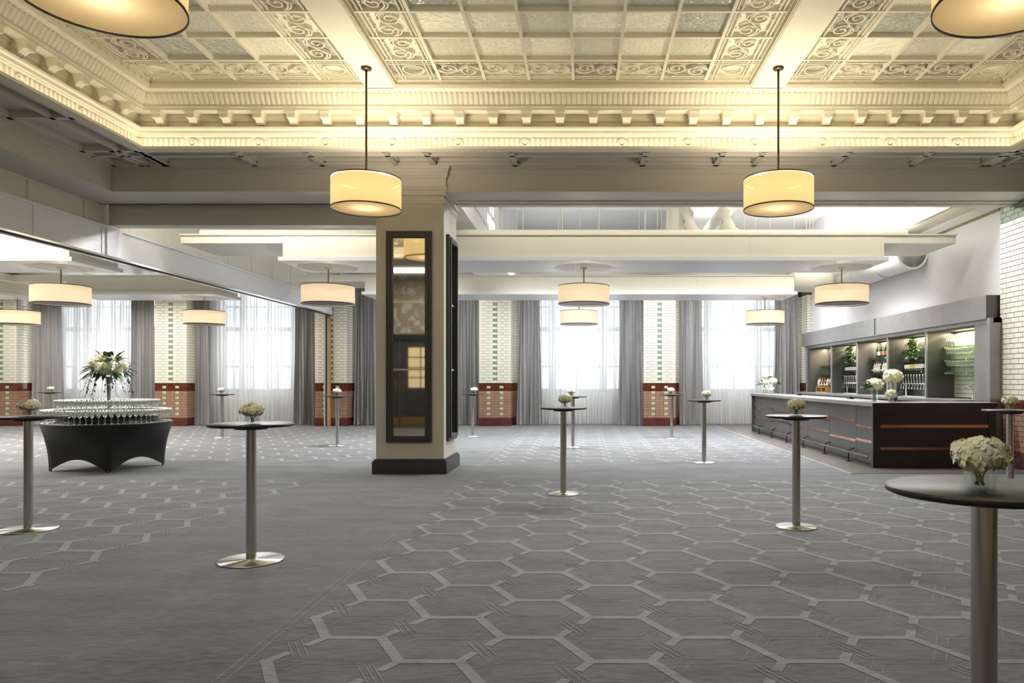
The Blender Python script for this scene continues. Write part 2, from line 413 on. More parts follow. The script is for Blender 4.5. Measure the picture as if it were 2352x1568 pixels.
# ---- far wall with pier, openings
YP, YB, YW = 22.45, 23.1, 23.6
wb = MB()
ZT = 6.4
wb.box(-21, 8, YW, YW+.4, 0, 1.0, WHITE)
wb.box(-21, 8, YW, YW+.4, 4.55, ZT, WHITE)
for cx in PIERS: wb.box(cx-1.0, cx+1.0, YW, YW+.4, 1.0, 4.55, WHITE)
wall_far = struct(wb, 'wall_far')
for i, cx in enumerate(PIERS):
    p = MB()
    p.box(cx-.5, cx+.5, YP, YB, 0, 4.6, GROUT)
    p.box(cx-.69, cx+.69, YB, YW, 0, 4.6, GROUT)
    tile_face(p, (cx-.5, YP), (1, 0), (0, -1), 1.0, 0, 49*CH, 'pier')
    tile_face(p, (cx-.69, YB), (1, 0), (0, -1), .19, 0, 49*CH, 'plain')
    tile_face(p, (cx+.5, YB), (1, 0), (0, -1), .19, 0, 49*CH, 'plain')
    tile_face(p, (cx+.5, YP), (0, 1), (1, 0), YB-YP, 0, 49*CH, 'plain')
    tile_face(p, (cx-.5, YP), (0, 1), (-1, 0), YB-YP, 0, 49*CH, 'plain')
    struct(p, 'tiled_pier', wall_far)
# windows
wi = 1
WFR = mat('window_frame_paint', (.30, .305, .31), .5)
for i in range(6):
    cx = (PIERS[i]+PIERS[i+1])/2; hw = (PIERS[i+1]-PIERS[i])/2-1.0+.0
    m = MB()
    for a, b in ((-hw, -hw+.08), (hw-.08, hw), (-.95, -.72), (.72, .95), (-.04, .04), (-hw*.78, -hw*.78+.03), (hw*.78-.03, hw*.78)):
        m.box(cx+a, cx+b, YW+.1, YW+.22, 1.0, 4.55, WFR)
    m.box(cx-hw, cx+hw, YW+.08, YW+.24, 3.02, 3.16, WFR)
    m.box(cx-hw, cx+hw, YW+.08, YW+.24, 1.0, 1.14, WFR)
    m.box(cx-hw, cx+hw, YW+.12, YW+.2, 1.84, 1.90, WFR)
    m.box(cx-hw, cx+hw, YW+.12, YW+.2, 3.8, 3.85, WFR)
    o = MB(); o.quad((cx-hw, YW+.16, 1.0), (cx+hw, YW+.16, 1.0), (cx+hw, YW+.16, 4.55), (cx-hw, YW+.16, 4.55), GLASS)
    wo = m.build('window_%d' % wi); wo['kind'] = 'structure'; wi += 1
    o.build('glass_pane', wo)
    s = MB(); s.box(cx-hw, cx+hw, YW-.08, YW+.1, .97, 1.0, WHITE); s.build('sill', wo)
# ---- side, near walls
wl = MB(); wl.box(-21.2, -20.9, -.8, 24, 0, ZT, WHITE); struct(wl, 'wall_left')
wr = MB()
wr.box(7.1, 7.6, 12.05, 24, 2.5, ZT, COOLW)                # plaster above the back bar
wr.box(7.45, 7.6, 12.05, 24, 0, 2.5, GROUT)
wr.box(6.95, 7.6, -.8, 12.05, 0, 4.35, GROUT)
wr.box(6.95, 7.6, -.8, 12.05, 4.35, ZT, TAUPE)
wall_right = struct(wr, 'wall_right')
tr = MB()
def right_tiles(mb, y0, y1):
    n = 51; off = 0
    for k in range(n):
        a = k*CH+.02; odd = k % 2
        u = y0-(.11 if odd else 0)
        gc = [11.05, 9.55, 8.05, 6.55]
        base = TILEW
        if k < 13: base = TILER if (k < 3 or k >= 11) else TILET
        if k >= 48: base = TILEG
        cuts = [y0]; 
        while u < y1:
            u += .22
            if y0 < u < y1: cuts.append(u)
        cuts.append(y1)
        for p, q in zip(cuts, cuts[1:]):
            m = base; cc = (p+q)/2
            if k >= 14 and odd and any(abs(cc-g) < .11 for g in gc):
                m = TILEG if base is TILEW else base; p2, q2 = cc-.055, cc+.055
                for s0, s1, mm in ((p, p2, base), (p2, q2, m), (q2, q, base)): one(mb, s0, s1, a, mm)
                continue
            if 3 <= k < 11 and odd and any(abs(cc-g) < .11 for g in gc): m = TILEL
            one(mb, p, q, a, m)
def one(mb, p, q, a, m):
    g = .005
    if q-p < .012: return
    mb.box(6.945, 6.952, p+g, q-g, a+g, a+CH-g, m)
right_tiles(tr, 5.6, 12.05)
struct(tr, 'glazed_tiles', wall_right)
rt = MB(); rt.box(7.06, 7.1, 12.3, 23.5, H+2.90, H+2.93, mat('brass_rail', (.28, .2, .08), .4, .5)); struct(rt, 'picture_rail', wall_right)
# near wall (seen in the mirror)
nw = MB(); nw.box(-21, 8, -1.0, -.7, 0, ZT, WALLP); wall_near = struct(nw, 'wall_near')
D = MB(); DM = mat('dark_grey_joinery', (.05, .052, .055), .35, noise=((3, 3, 8), .2))
D.box(-7.15, -7.0, -.7, -.58, 0, 2.78, DM); D.box(-4.5, -4.35, -.7, -.58, 0, 2.78, DM)
D.box(-7.2, -4.3, -.7, -.55, 2.72, 2.80, DM); D.box(-7.25, -4.25, -.7, -.5, 2.80, 2.86, DM)
door = struct(D, 'door_1')
PANE = mat('warm_door_glass', (.6, .5, .3), .2, emit=(1, .72, .38), estr=.25)
for sx, xa in ((1, -5.735), (-1, -5.765)):
    d = MB(); x0, x1 = (xa, -4.5) if sx > 0 else (-7.0, xa)
    d.box(x0, x1, -.7, -.66, 0, 2.72, DM)
    ins = .27 if sx > 0 else .12
    a, b = (x0+.27, x1-.2) if sx > 0 else (x0+.2, x1-.27)
    d.box(a-.03, b+.03, -.66, -.64, .35, 1.05, DM, .01)
    for q in (-1, 1): pass
    lf = struct(d, 'door_leaf', door)
    g = MB(); g.box(a, b, -.66, -.655, 1.19, 2.44, PANE); g.build('glazing', lf)
    g = MB()
    g.box((a+b)/2-.015, (a+b)/2+.015, -.655, -.64, 1.19, 2.44, DM)
    for z in (1.49, 1.80, 2.12): g.box(a, b, -.655, -.64, z, z+.03, DM)
    g.build('glazing_bar', lf)
    g = MB(); g.box(x0+.02, x1-.02, -.66, -.655, .03, .28, BRASS); g.build('kick_plate', lf)
    hx = x0+.1 if sx > 0 else x1-.1
    g = MB(); g.box(hx-.03, hx+.03, -.66, -.65, 1.08, 1.42, BRASS, .004); g.tube([(hx, -.64, 1.14), (hx, -.6, 1.18), (hx, -.6, 1.32), (hx, -.64, 1.36)], .012, BRASS); g.build('pull_handle', lf)
# ---- ceilings
ZS = H+3.22       # soffit around the raised ceiling
Z1 = H+3.944
ce = MB()
# high plate and walls of the raised part
OPEN = [(-5.857, -2.93), (-2.545, 2.27), (2.70, 5.667)]
OY0, OY1 = 3.09, 9.757
xs = [HX0+.365] + [v for o in OPEN for v in o] + [HX1-.365]
for a, b in ((xs[0], xs[1]), (xs[2], xs[3]), (xs[4], xs[5]), (xs[6], xs[7])): ce.box(a, b, HY0+.365, HY1-.365, Z1, Z1+.3, PLASTER)
ce.box(xs[0], xs[7], HY0+.365, OY0, Z1, Z1+.3, PLASTER); ce.box(xs[0], xs[7], OY1, HY1-.365, Z1, Z1+.3, PLASTER)
for (a, b) in OPEN: ce.box(a, b, OY0, OY1, Z1+.24, Z1+.3, PLASTER)
# soffit ring with shallow coffers
SP = TAUPE
def soffit(x0, x1, y0, y1):
    ce.box(x0, x1, y0, y1, ZS+.09, ZS+.17, SP)
LX = -7.15; RX = 6.95
soffit(LX, RX, HY1+.02, 10.95); soffit(LX, RX, -.7, HY0-.02); soffit(LX, HX0-.02, HY0-.02, HY1+.02); soffit(HX1+.02, RX, HY0-.02, HY1+.02)
def ribx(x, w_, y0=HY1+.01, y1=10.95): ce.box(x-w_/2, x+w_/2, y0, y1, ZS, ZS+.09, SP); ce.box(x-w_/2-.03, x+w_/2+.03, y0+.02, y1-.02, ZS+.045, ZS+.09, SP)
for y0, y1 in ((HY1+.003, HY1+.09), (HY1+.24, HY1+.29), (10.83, 10.95)): ce.box(LX, RX, y0, y1, ZS, ZS+.09, SP)
ce.box(LX, RX, 10.78, 10.83, ZS+.045, ZS+.09, SP); ce.box(HX0, HX1, HY1+.29, HY1+.33, ZS+.045, ZS+.09, SP)
for px in (290, 350, 560, 720, 895, 985, 1178, 1480, 1655, 1745, 1935, 2120, 2290): ribx(ax(px, 10.5), .08)
for x0, x1 in ((HX0-.09, HX0-.003), (HX0-.33, HX0-.27), (LX, LX+.12), (HX1+.003, HX1+.09), (HX1+.25, HX1+.3), (RX-.12, RX)):
    ce.box(x0, x1, -.7, 10.95, ZS, ZS+.09, SP)
for y in (8.9, 7.4, 5.9, 4.4, 2.9, 1.4):
    ce.box(LX, HX0, y-.04, y+.04, ZS, ZS+.09, SP); ce.box(HX1, RX, y-.04, y+.04, ZS, ZS+.09, SP)
# fascia mouldings below the soffit
for k, (o, z0, z1) in enumerate(((.03, 3.18, 3.22), (.06, 3.20, 3.22), (.015, 3.12, 3.18))):
    ce.box(LX, RX, 10.95-o, 10.95, H+z0, H+z1, SP); ce.box(LX, LX+o, -.7, 10.95, H+z0, H+z1, SP)
# back room ceiling
ce.box(-7.95, 7.6, 11.74, 24, 6.3, 6.5, COOLW)
ce.box(-21, -7.95, -.7, 24, 4.75, 4.9, PANEL)
ceiling = struct(ce, 'ceiling')
# main beam and other beams
bm = MB(); bm.box(-7.95, RX, 10.95, 11.74, H+2.856, H+3.6, SP)
bm.box(-7.95, 7.4, 11.70, 11.74, H+2.856, 6.4, WHITE)
bm.box(-2.0, RX, 11.5, 11.76, H+2.835, H+2.856, SP); bm.box(-2.0, RX, 11.62, 11.78, H+2.82, H+2.835, SP)
struct(bm, 'main_beam', ceiling)
bm = MB(); bm.box(-7.75, -3.15, 11.8, 12.05, H+2.53, H+2.97, SP); bm.box(-7.75, -3.15, 11.74, 12.05, H+2.97, H+3.6, SP); bm.box(-7.75, -3.15, 11.77, 12.08, H+2.93, H+2.96, SP)
struct(bm, 'dropped_beam', ceiling)
bm = MB(); bm.box(-7.95, -7.15, -.7, 10.95, H+2.856, H+3.6, SP); struct(bm, 'side_beam', ceiling)
bm = MB()
for x0, x1, zb in ((-3.0, -2.05, 2.9), (2.45, 3.3, 3.7)):
    bm.box(x0, x1, 11.74, 23.6, H+zb, 6.4, COOLW); bm.box(x0-.03, x1+.03, 11.74, 23.6, H+zb+.35, H+zb+.42, WHITE)
bm.box(-2, 2.4, 17.4, 17.9, H+4.2, 6.4, COOLW); bm.box(3.3, 7.1, 17.4, 17.9, H+4.2, 6.4, COOLW)
bm.box(6.6, 7.1, 12.05, 23.6, H+3.1, H+3.16, PANEL); bm.box(6.58, 6.62, 12.05, 23.6, H+3.1, H+3.24, PANEL)
bm.box(-7.9, 7.1, 23.3, 23.6, 4.95, 5.05, WHITE)
struct(bm, 'back_room_beam', ceiling)
# cornice by sweeping a profile round the opening
def ringpt(side_i, p, z):
    return [(HX0+p, HY0+p, z), (HX1-p, HY0+p, z), (HX1-p, HY1-p, z), (HX0+p, HY1-p, z)][side_i]
def sweep(mb, prof, m):
    for (p0, z0), (p1, z1) in zip(prof, prof[1:]):
        for k in range(4):
            a = ringpt(k, p0, H+z0); b = ringpt((k+1) % 4, p0, H+z0); c = ringpt((k+1) % 4, p1, H+z1); d = ringpt(k, p1, H+z1)
            mb.quad(a, b, c, d, m)
CY = [(.18+.07*(t/8)**1.7+.018*math.sin(PI*t/8*1.0), 3.80+.13*t/8) for t in range(9)]
prof = [(.15, 3.20), (.15, 3.235), (.14, 3.235), (.14, 3.22), (0, 3.22), (0, 3.405), (.012, 3.41), (.02, 3.425), (.02, 3.445), (.035, 3.45), (.035, 3.49), (.055, 3.51), (.06, 3.537), (-.07, 3.545),
        (-.07, 3.58), (-.06, 3.585), (-.06, 3.63), (-.035, 3.65), (-.035, 3.675), (-.01, 3.70), (-.01, 3.726), (.17, 3.726), (.17, 3.755), (.182, 3.76), (.182, 3.785), (.175, 3.79)] + CY + [(.262, 3.944), (.37, 3.944)]
co = MB(); sweep(co, prof, PLASTER); sweep(co, [(.15, 3.20), (0, 3.20), (0, 3.22)], PLASTER)
cornice = struct(co, 'cornice', ceiling)
def P(side, s, p, z):
    if side == 0: return (s, HY1-p, H+z)
    if side == 1: return (HX0+p, s, H+z)
    if side == 2: return (HX1-p, s, H+z)
    return (s, HY0+p, H+z)
RNG = {0: (HX0, HX1), 3: (HX0, HX1), 1: (HY0, HY1), 2: (HY0, HY1)}
# fluting in the frieze band, paterae
flt = MB(); rib = MB()
for sd in range(4):
    a, b = RNG[sd]; n = int((b-a)/.072); st = (b-a)/n
    if sd == 0:
        pat = [ax(px, HY1) for px in (444, 596, 749, 902, 1053, 1206, 1428, 1580, 1733, 1888, 2043, 2197)]
    elif sd == 3: pat = [HX0+.78+.97*k for k in range(12)]
    else: pat = [HY1-1.15-1.0*k for k in range(7)]
    for k in range(n):
        s = a+(k+.5)*st
        if any(abs(s-q) < .09 for q in pat): continue
        vs = []
        for z in (3.25, 3.385):
            for ds, o in ((-.022, 0), (-.018, .024), (.018, .024), (.022, 0)): vs.append(P(sd, s+ds, o, z))
        flt.add(vs, [(0, 1, 5, 4), (1, 2, 6, 5), (2, 3, 7, 6), (0, 1, 2, 3), (4, 5, 6, 7)], PLASTER)
    for q in pat:
        vs = [P(sd, q, .035, 3.317)]; n2 = 14
        for rr, dp in ((.035, .028), (.05, .012), (.056, .022), (.068, .022), (.072, 0)):
            for k in range(n2): vs.append(P(sd, q+rr*math.cos(2*PI*k/n2), dp, 3.317+rr*math.sin(2*PI*k/n2)))
        fs = [(0, 1+k, 1+(k+1) % n2) for k in range(n2)]
        for r_ in range(4): fs += [(1+r_*n2+k, 1+r_*n2+(k+1) % n2, 1+(r_+1)*n2+(k+1) % n2, 1+(r_+1)*n2+k) for k in range(n2)]
        flt.add(vs, fs, PLASTER, True)
    # tongue ribs on the cyma, beads above
    a += .25; b -= .25; n = int((b-a)/.07); st = (b-a)/n
    for k in range(n):
        s = a+(k+.5)*st
        prev = None; vs = []
        for (p_, z_) in CY:
            for ds, o in ((-.026, 0), (-.016, .013), (.016, .013), (.026, 0)): vs.append(P(sd, s+ds, p_+o*.8, z_-o*.5))
        fs = [(i*4+j, i*4+j+1, i*4+j+5, i*4+j+4) for i in range(len(CY)-1) for j in range(3)]
        rib.add(vs, fs, PLASTER, True)
        vs = []
        for ds, o in ((-.02, 0), (0, .012), (.02, 0)):
            vs += [P(sd, s+ds, .262+o, 3.928), P(sd, s+ds, .262+o, 3.944)]
        rib.add(vs, [(0, 2, 3, 1), (2, 4, 5, 3), (0, 2, 4)], PLASTER)
struct(flt, 'fluted_frieze', cornice); struct(rib, 'tongue_moulding', cornice)
# modillions: each a part
def modillion_mesh():
    m = MB(); w2 = .062
    # local: x along wall, y outward (p), z
    m.box(-w2-.012, w2+.012, -.07, .172, 3.706, 3.727, PLASTER); m.box(-w2-.006, w2+.006, -.07, .162, 3.69, 3.706, PLASTER); m.box(-w2, w2, -.07, .152, 3.635, 3.69, PLASTER)
    pr = [(.15, 3.636), (.11, 3.634), (.08, 3.622), (.055, 3.60), (.035, 3.578), (.01, 3.566), (-.02, 3.562), (-.02, 3.55), (-.07, 3.55), (-.07, 3.636)]
    n = len(pr); vs = [(-w2+.008, p_, z_) for p_, z_ in pr]+[(w2-.008, p_, z_) for p_, z_ in pr]
    fs = [tuple(range(n)), tuple(range(n, 2*n))]+[(i, (i+1) % n, n+(i+1) % n, n+i) for i in range(n)]
    m.add(vs, fs, PLASTER)
    for x in (-.03, 0, .03):
        v = []
        for p_, z_ in pr[:7]: v += [(x-.007, p_, z_-.005), (x+.007, p_, z_-.005)]
        m.add(v, [(i*2, i*2+1, i*2+3, i*2+2) for i in range(6)], PLASTER)
    return m.mesh('modillion')
mm = modillion_mesh()
for sd, (a, b, n, rz) in enumerate(((HX0+.33, HX1-.33, 26, PI), (HY0+.4, HY1-.4, 16, -PI/2), (HY0+.4, HY1-.4, 16, PI/2), (HX0+.33, HX1-.33, 26, 0))):
    for k in range(n):
        s = a+(b-a)*k/(n-1); o = bpy.data.objects.new('modillion', mm); C.objects.link(o); o.parent = cornice
        q = P(sd, s, 0, 0); o.location = (q[0], q[1], H); o.rotation_euler = (0, 0, rz)
# ---- skylights: moulded frame, grid, glass and scroll grilles
ZG = H+4.044
def ribbon(mb, pts, wd, z0, z1, m):
    n = len(pts); vs = []
    for i in range(n):
        a = pts[max(i-1, 0)]; b = pts[min(i+1, n-1)]; dx, dy = b[0]-a[0], b[1]-a[1]; l = math.hypot(dx, dy) or 1
        nx, ny = -dy/l*wd/2, dx/l*wd/2; x, y = pts[i]
        vs += [(x+nx, y+ny, z0), (x-nx, y-ny, z0), (x+nx, y+ny, z1), (x-nx, y-ny, z1)]
    fs = []
    for i in range(n-1):
        a = i*4; fs += [(a, a+1, a+5, a+4), (a, a+4, a+6, a+2), (a+1, a+3, a+7, a+5)]
    mb.add(vs, fs, m)
def scroll(mb, cx, cy, w_, h_, along):
    """S scroll between double bars; long axis along x (along=0) or y (along=1)"""
    def T(u, v): return (cx+u, cy+v) if along == 0 else (cx-v, cy+u)
    L2 = (w_ if along == 0 else h_)/2; S2 = (h_ if along == 0 else w_)/2
    for v in (-.205, -.255, .205, .255): ribbon(mb, [T(-L2, v*S2/.3), T(L2, v*S2/.3)], .016, ZG-.002, ZG+.03, PLASTER)
    pts = []
    c0 = (-.135, -.045); n = 30
    for i in range(n):
        t = i/(n-1); th = PI*.5+(1-t)*-3.3*PI+PI*.5; r = .018+.112*t**.8
        pts.append((c0[0]+r*math.cos(th)*1.05, c0[1]+r*math.sin(th)*1.0))
    # pts end at th = PI : leftmost point, continue over the top to the other spiral
    arc = [(c0[0]+.135*math.cos(PI-a)*1.05, c0[1]+.02+.135*math.sin(PI-a)) for a in [PI*.1*k for k in range(1, 6)]]
    half = pts+arc
    other = [(-x, -y) for x, y in reversed(half)]
    k = S2/.3
    allp = [T(x*L2/.3, y*k) for x, y in half+other]
    ribbon(mb, allp, .017, ZG-.004, ZG+.03, PLASTER)
    inner = [T(x*L2/.3, y*k) for x, y in [(-.25, -.02), (-.2, -.13), (-.1, -.17), (.0, -.13), (.08, -.02), (.15, .04)]]
    for u, v in ((-.1, -.18), (.15, -.18), (.1, .18), (-.15, .18)): ribbon(mb, [T(u, v*k), T(u, v/abs(v)*.21*k)], .03, ZG, ZG+.03, PLASTER)
def corner_cell(mb, cx, cy, w_, h_):
    for s_ in (-.17, -.215, .17, .215):
        ribbon(mb, [(cx-w_/2, cy+s_), (cx+w_/2, cy+s_)], .014, ZG-.002, ZG+.03, PLASTER)
        ribbon(mb, [(cx+s_, cy-h_/2), (cx+s_, cy+h_/2)], .014, ZG-.002, ZG+.03, PLASTER)
    ribbon(mb, [(cx+.135*math.cos(2*PI*k/28), cy+.135*math.sin(2*PI*k/28)) for k in range(29)], .016, ZG-.004, ZG+.03, PLASTER)
for i, (x0, x1) in enumerate(OPEN):
    nc = 8 if i == 1 else 5; nr = 11; g = MB(); gl = MB(); sc = MB()
    # stepped frame
    for t, z0, z1 in ((.012, 3.955, 3.972), (.022, 3.972, 3.99), (.012, 3.99, 4.022), (.026, 4.022, 4.035), (.037, 4.035, 4.18)):
        g.box(x0, x0+t, OY0, OY1, H+z0, H+z1, PLASTER); g.box(x1-t, x1, OY0, OY1, H+z0, H+z1, PLASTER)
        g.box(x0, x1, OY0, OY0+t, H+z0, H+z1, PLASTER); g.box(x0, x1, OY1-t, OY1, H+z0, H+z1, PLASTER)
    # ticks of the moulding
    n = int((x1-x0)/.135)
    for k in range(n):
        x = x0+(k+.5)*(x1-x0)/n
        for q in (-.012, .012): g.box(x+q-.005, x+q+.005, OY1-.02, OY1, H+3.985, H+4.03, PLASTER)
    n = int((OY1-OY0)/.135)
    for k in range(n):
        y = OY0+(k+.5)*(OY1-OY0)/n
        for q in (-.012, .012):
            g.box(x0, x0+.02, y+q-.005, y+q+.005, H+3.985, H+4.03, PLASTER); g.box(x1-.02, x1, y+q-.005, y+q+.005, H+3.985, H+4.03, PLASTER)
    gx0, gx1, gy0, gy1 = x0+.035, x1-.035, OY0+.035, OY1-.035
    cw = (gx1-gx0)/nc; ch = (gy1-gy0)/nr
    for k in range(1, nc): g.box(gx0+k*cw-.019, gx0+k*cw+.019, gy0, gy1, ZG-.012, ZG+.05, PLASTER)
    for k in range(1, nr): g.box(gx0, gx1, gy0+k*ch-.017, gy0+k*ch+.017, ZG-.010, ZG+.05, PLASTER)
    for a in range(nc):
        for b in range(nr):
            cx, cy = gx0+(a+.5)*cw, gy0+(b+.5)*ch
            ea = a in (0, nc-1); eb = b in (0, nr-1)
            if ea or eb: mt = SKYG[3] if random.random() < .7 else SKYG[2]
            else: mt = random.choices(SKYG, (5, 3, 2 if i < 2 else 6, 1))[0]
            zz = ZG+.045+random.random()*.002; t = .001*random.uniform(-2, 2)
            gl.quad((cx-cw/2, cy-ch/2, zz+t), (cx+cw/2, cy-ch/2, zz), (cx+cw/2, cy+ch/2, zz-t), (cx-cw/2, cy+ch/2, zz), mt)
            if ea and eb: corner_cell(sc, cx, cy, cw, ch)
            elif eb: scroll(sc, cx, cy, cw, ch, 0)
            elif ea: scroll(sc, cx, cy, cw, ch, 1)
    wo = g.build('window_%d' % wi); wo['kind'] = 'structure'; wi += 1
    gl.build('textured_glass', wo); sc.build('scroll_grille', wo)

# ---- folding wall track bulkhead on the left, and wall panels over it
BX = -7.75
b = MB()
b.box(BX-.28, BX, -.7, 22.3, H+2.03, H+2.51, COOLW)
b.box(BX-.06, BX+.025, -.7, 22.3, H+2.47, H+2.51, COOLW)
b.box(BX-.2, BX+.015, -.7, 22.3, H+2.0, H+2.03, CHROMEB)
b.box(BX-.11, BX-.05, -.7, 22.3, H+1.985, H+2.0, BLACKM)
b.box(BX, BX+.03, 11.72, 12.1, H+2.03, H+2.47, COOLW)
for y in (8.7, 10.2, 11.65): b.box(BX, BX+.012, y-.03, y+.03, H+2.05, H+2.47, COOLW)
b.box(BX, BX+.006, -.7, 11.7, H+2.235, H+2.245, COOLW)
bk = struct(b, 'trim_1')
b = MB(); b.box(BX-.3, BX-.12, -.7, 23.4, H+2.51, 6.35, PANEL)
for k in range(14):
    y = 9.1+k*1.15
    b.box(BX-.12, BX-.10, y-.03, y+.03, H+2.51, H+3.6, PANEL)
b.box(BX-.12, BX-.095, -.7, 11.8, H+2.83, H+2.86, PANEL)
struct(b, 'trim_2')
b = MB()      # closing jambs of the folding wall on the pier
x = ax(753, YP)
b.box(x-.09, x-.03, YP-.10, YP, 0, H+2.0, mat('pale_jamb', (.6, .58, .55), .4)); b.box(x-.03, x+.0, YP-.12, YP, 0, H+2.0, BLACKM)
b.box(x, x+.03, YP-.10, YP, 0, H+2.0, mat('pale_jamb', (.6, .58, .55), .4)); b.box(x+.03, x+.1, YP-.12, YP, 0, H+2.0, OAK)
struct(b, 'trim_3')

# ================================================================== DROPPED CEILING PANELS
def bulkhead(label, x0, x1, ux0, ux1, y0, y1, zb, seams, wires=()):
    e = empty('ceiling_bulkhead', ((x0+x1)/2, y0, zb), label, 'ceiling panel', 'dropped ceiling bulkheads')
    ox, oy, oz = e.location
    def B(name, fn):
        m = MB(); fn(m); return m.build(name, e, (-ox, -oy, -oz))
    def body(m):
        m.box(x0, x1, y0, y1, zb, zb+.35, PANEL)
        m.box(x0-.07, x1+.07, y0-.05, y1+.05, zb-.012, zb+.06, COOLW)
        m.box(x0, x1, y0-.012, y0, zb+.06, zb+.42, PANEL)
        m.box(x0-.055, x1+.055, y0-.035, y1+.035, zb-.014, zb-.012, COOLW)
    B('lower_box', body)
    def up(m):
        m.box(ux0, ux1, y0, y1, zb+.31, zb+.45, PANEL); m.box(ux0-.01, ux1+.01, y0-.035, y1+.02, zb+.45, zb+.47, PANEL)
    B('upper_slab', up)
    for s_ in seams:
        B('joint_strip', lambda m: m.box(s_-.012, s_+.012, y0-.022, y0-.012, zb+.07, zb+.42, PANEL))
    for (wx, wy) in wires:
        B('hanger_wire', lambda m: m.tube([(wx, wy, zb+.47), (wx, wy, 6.3)], .006, PANEL, 5))
    return e
Y1a, Y1b = 12.98, 14.33; Y2a, Y2b = 18.02, 19.3; ZB1 = H+2.15
W1 = [(ax(p, 12.98+.3*(i % 3)), 12.98+.3+.3*(i % 3)) for i, p in enumerate((1112, 1117, 1125, 1139, 1149, 1184, 1198, 1282, 1286, 1291, 1332, 1373, 1377, 1470, 1483, 1486, 1514, 1523, 1538, 1696, 1718, 1744, 1779, 1835, 1864, 1872, 1879, 1907, 2061, 2065, 2102))]
bulkhead('cream dropped ceiling bulkhead nearest the bar, under the long white pipe', ax(650, Y1a), ax(2030, Y1a), ax(415, Y1a), ax(2196, Y1a), Y1a, Y1b, ZB1, [ax(p, Y1a) for p in (1258, 1412, 1568, 1725)], W1)
bulkhead('cream dropped ceiling bulkhead nearest the window wall on the bar side', ax(838, Y2a), ax(1824, Y2a), ax(672, Y2a), ax(1824, Y2a), Y2a, Y2b, ZB1+.0, [ax(p, Y2a) for p in (1155, 1380, 1603)])
bulkhead('cream dropped bulkhead in the side room, cut off by the left edge of the photo', -15.5, ax(160, Y1a), -16.5, -8.2, Y1a, Y1b, ZB1, [ax(20, Y1a)])
bulkhead('cream dropped bulkhead in the side room, by the windows above the small drum pendant', ax(155, Y2a), ax(490, Y2a), -14.2, -8.2, Y2a, Y2b, ZB1, [])
bulkhead('cream dropped bulkhead in the side room, furthest left by the windows', -19.6, -14.6, -19.6, -14.2, Y2a-.3, Y2b-.2, ZB1, [])

# pipes and ducts
def pipe(name, label, pts, r, m, cat='pipe', seg=12):
    mb = MB(); mb.tube(pts, r, m, seg); o = mb.build(name); tag(o, label, cat); return o
zt = ZB1+.47
pipe('ceiling_pipe', 'long white pipe lying along the top of the dropped bulkhead by the bar', [(-7.0, Y1a+.25, zt+.07), (5.9, Y1a+.25, zt+.07)], .065, PANEL)
for i, (px, lab) in enumerate(((1545, 'straight white duct riser above the bulkhead, left of the two elbows'), (1580, 'white elbow duct above the bulkhead, left one of two'), (1668, 'white elbow duct above the bulkhead, right one of two'))):
    x = ax(px, 14); y = 14.0
    if i == 0: pts = [(x, y, zt+.01), (x, y, zt+1.4)]
    else:
        pts = [(x+.35, y+.2, zt+.15), (x+.1, y+.1, zt+.28), (x, y, zt+.42), (x, y+.1, zt+.62), (x+.02, y+.4, zt+.72), (x+.05, y+2.2, zt+.74)]
    pipe('air_duct', lab, pts, .13, PANEL, 'duct', 16)
# big round duct on right wall, end open face
mb = MB(); dx, dz = 6.78, H+2.60
mb.tube([(dx, 14.9, dz), (dx, 19.5, dz)], .3, WHITE, 28)
du = mb.build('round_duct'); tag(du, 'large round white ventilation duct running along the right wall above the bar', 'duct')
for y in (14.93, 16.2, 17.6, 19.2):
    mb = MB(); mb.tube([(dx, y-.05, dz), (dx, y+.05, dz)], .315, WHITE, 28); mb.build('collar', du)
for y0, y1 in ((15.05, 16.1), (16.3, 17.5), (17.7, 19.1)):
    mb = MB(); mb.box(dx-.297, dx-.22, y0, y1, dz-.02, dz+.14, mat('vent_grille', (.5, .48, .42), .6, noise=((1, 120, 1), .4)))
    mb.build('vent_grille', du)
mb = MB(); mb.lathe([(0, 0), (.27, 0), (.27, .012), (0, .012)], ZINC, 24); o = mb.build('end_cap', du); o.rotation_euler = (PI/2, 0, 0); o.location = (dx, 14.89, dz)
pipe('elbow_duct', 'white flexible duct joining the far bulkhead to the round duct', [(ax(1820, 18.6), 18.7, dz-.05), (5.9, 18.75, dz-.05), (6.3, 18.85, dz-.03), (6.45, 18.95, dz-.02)], .27, PANEL, 'duct', 20)

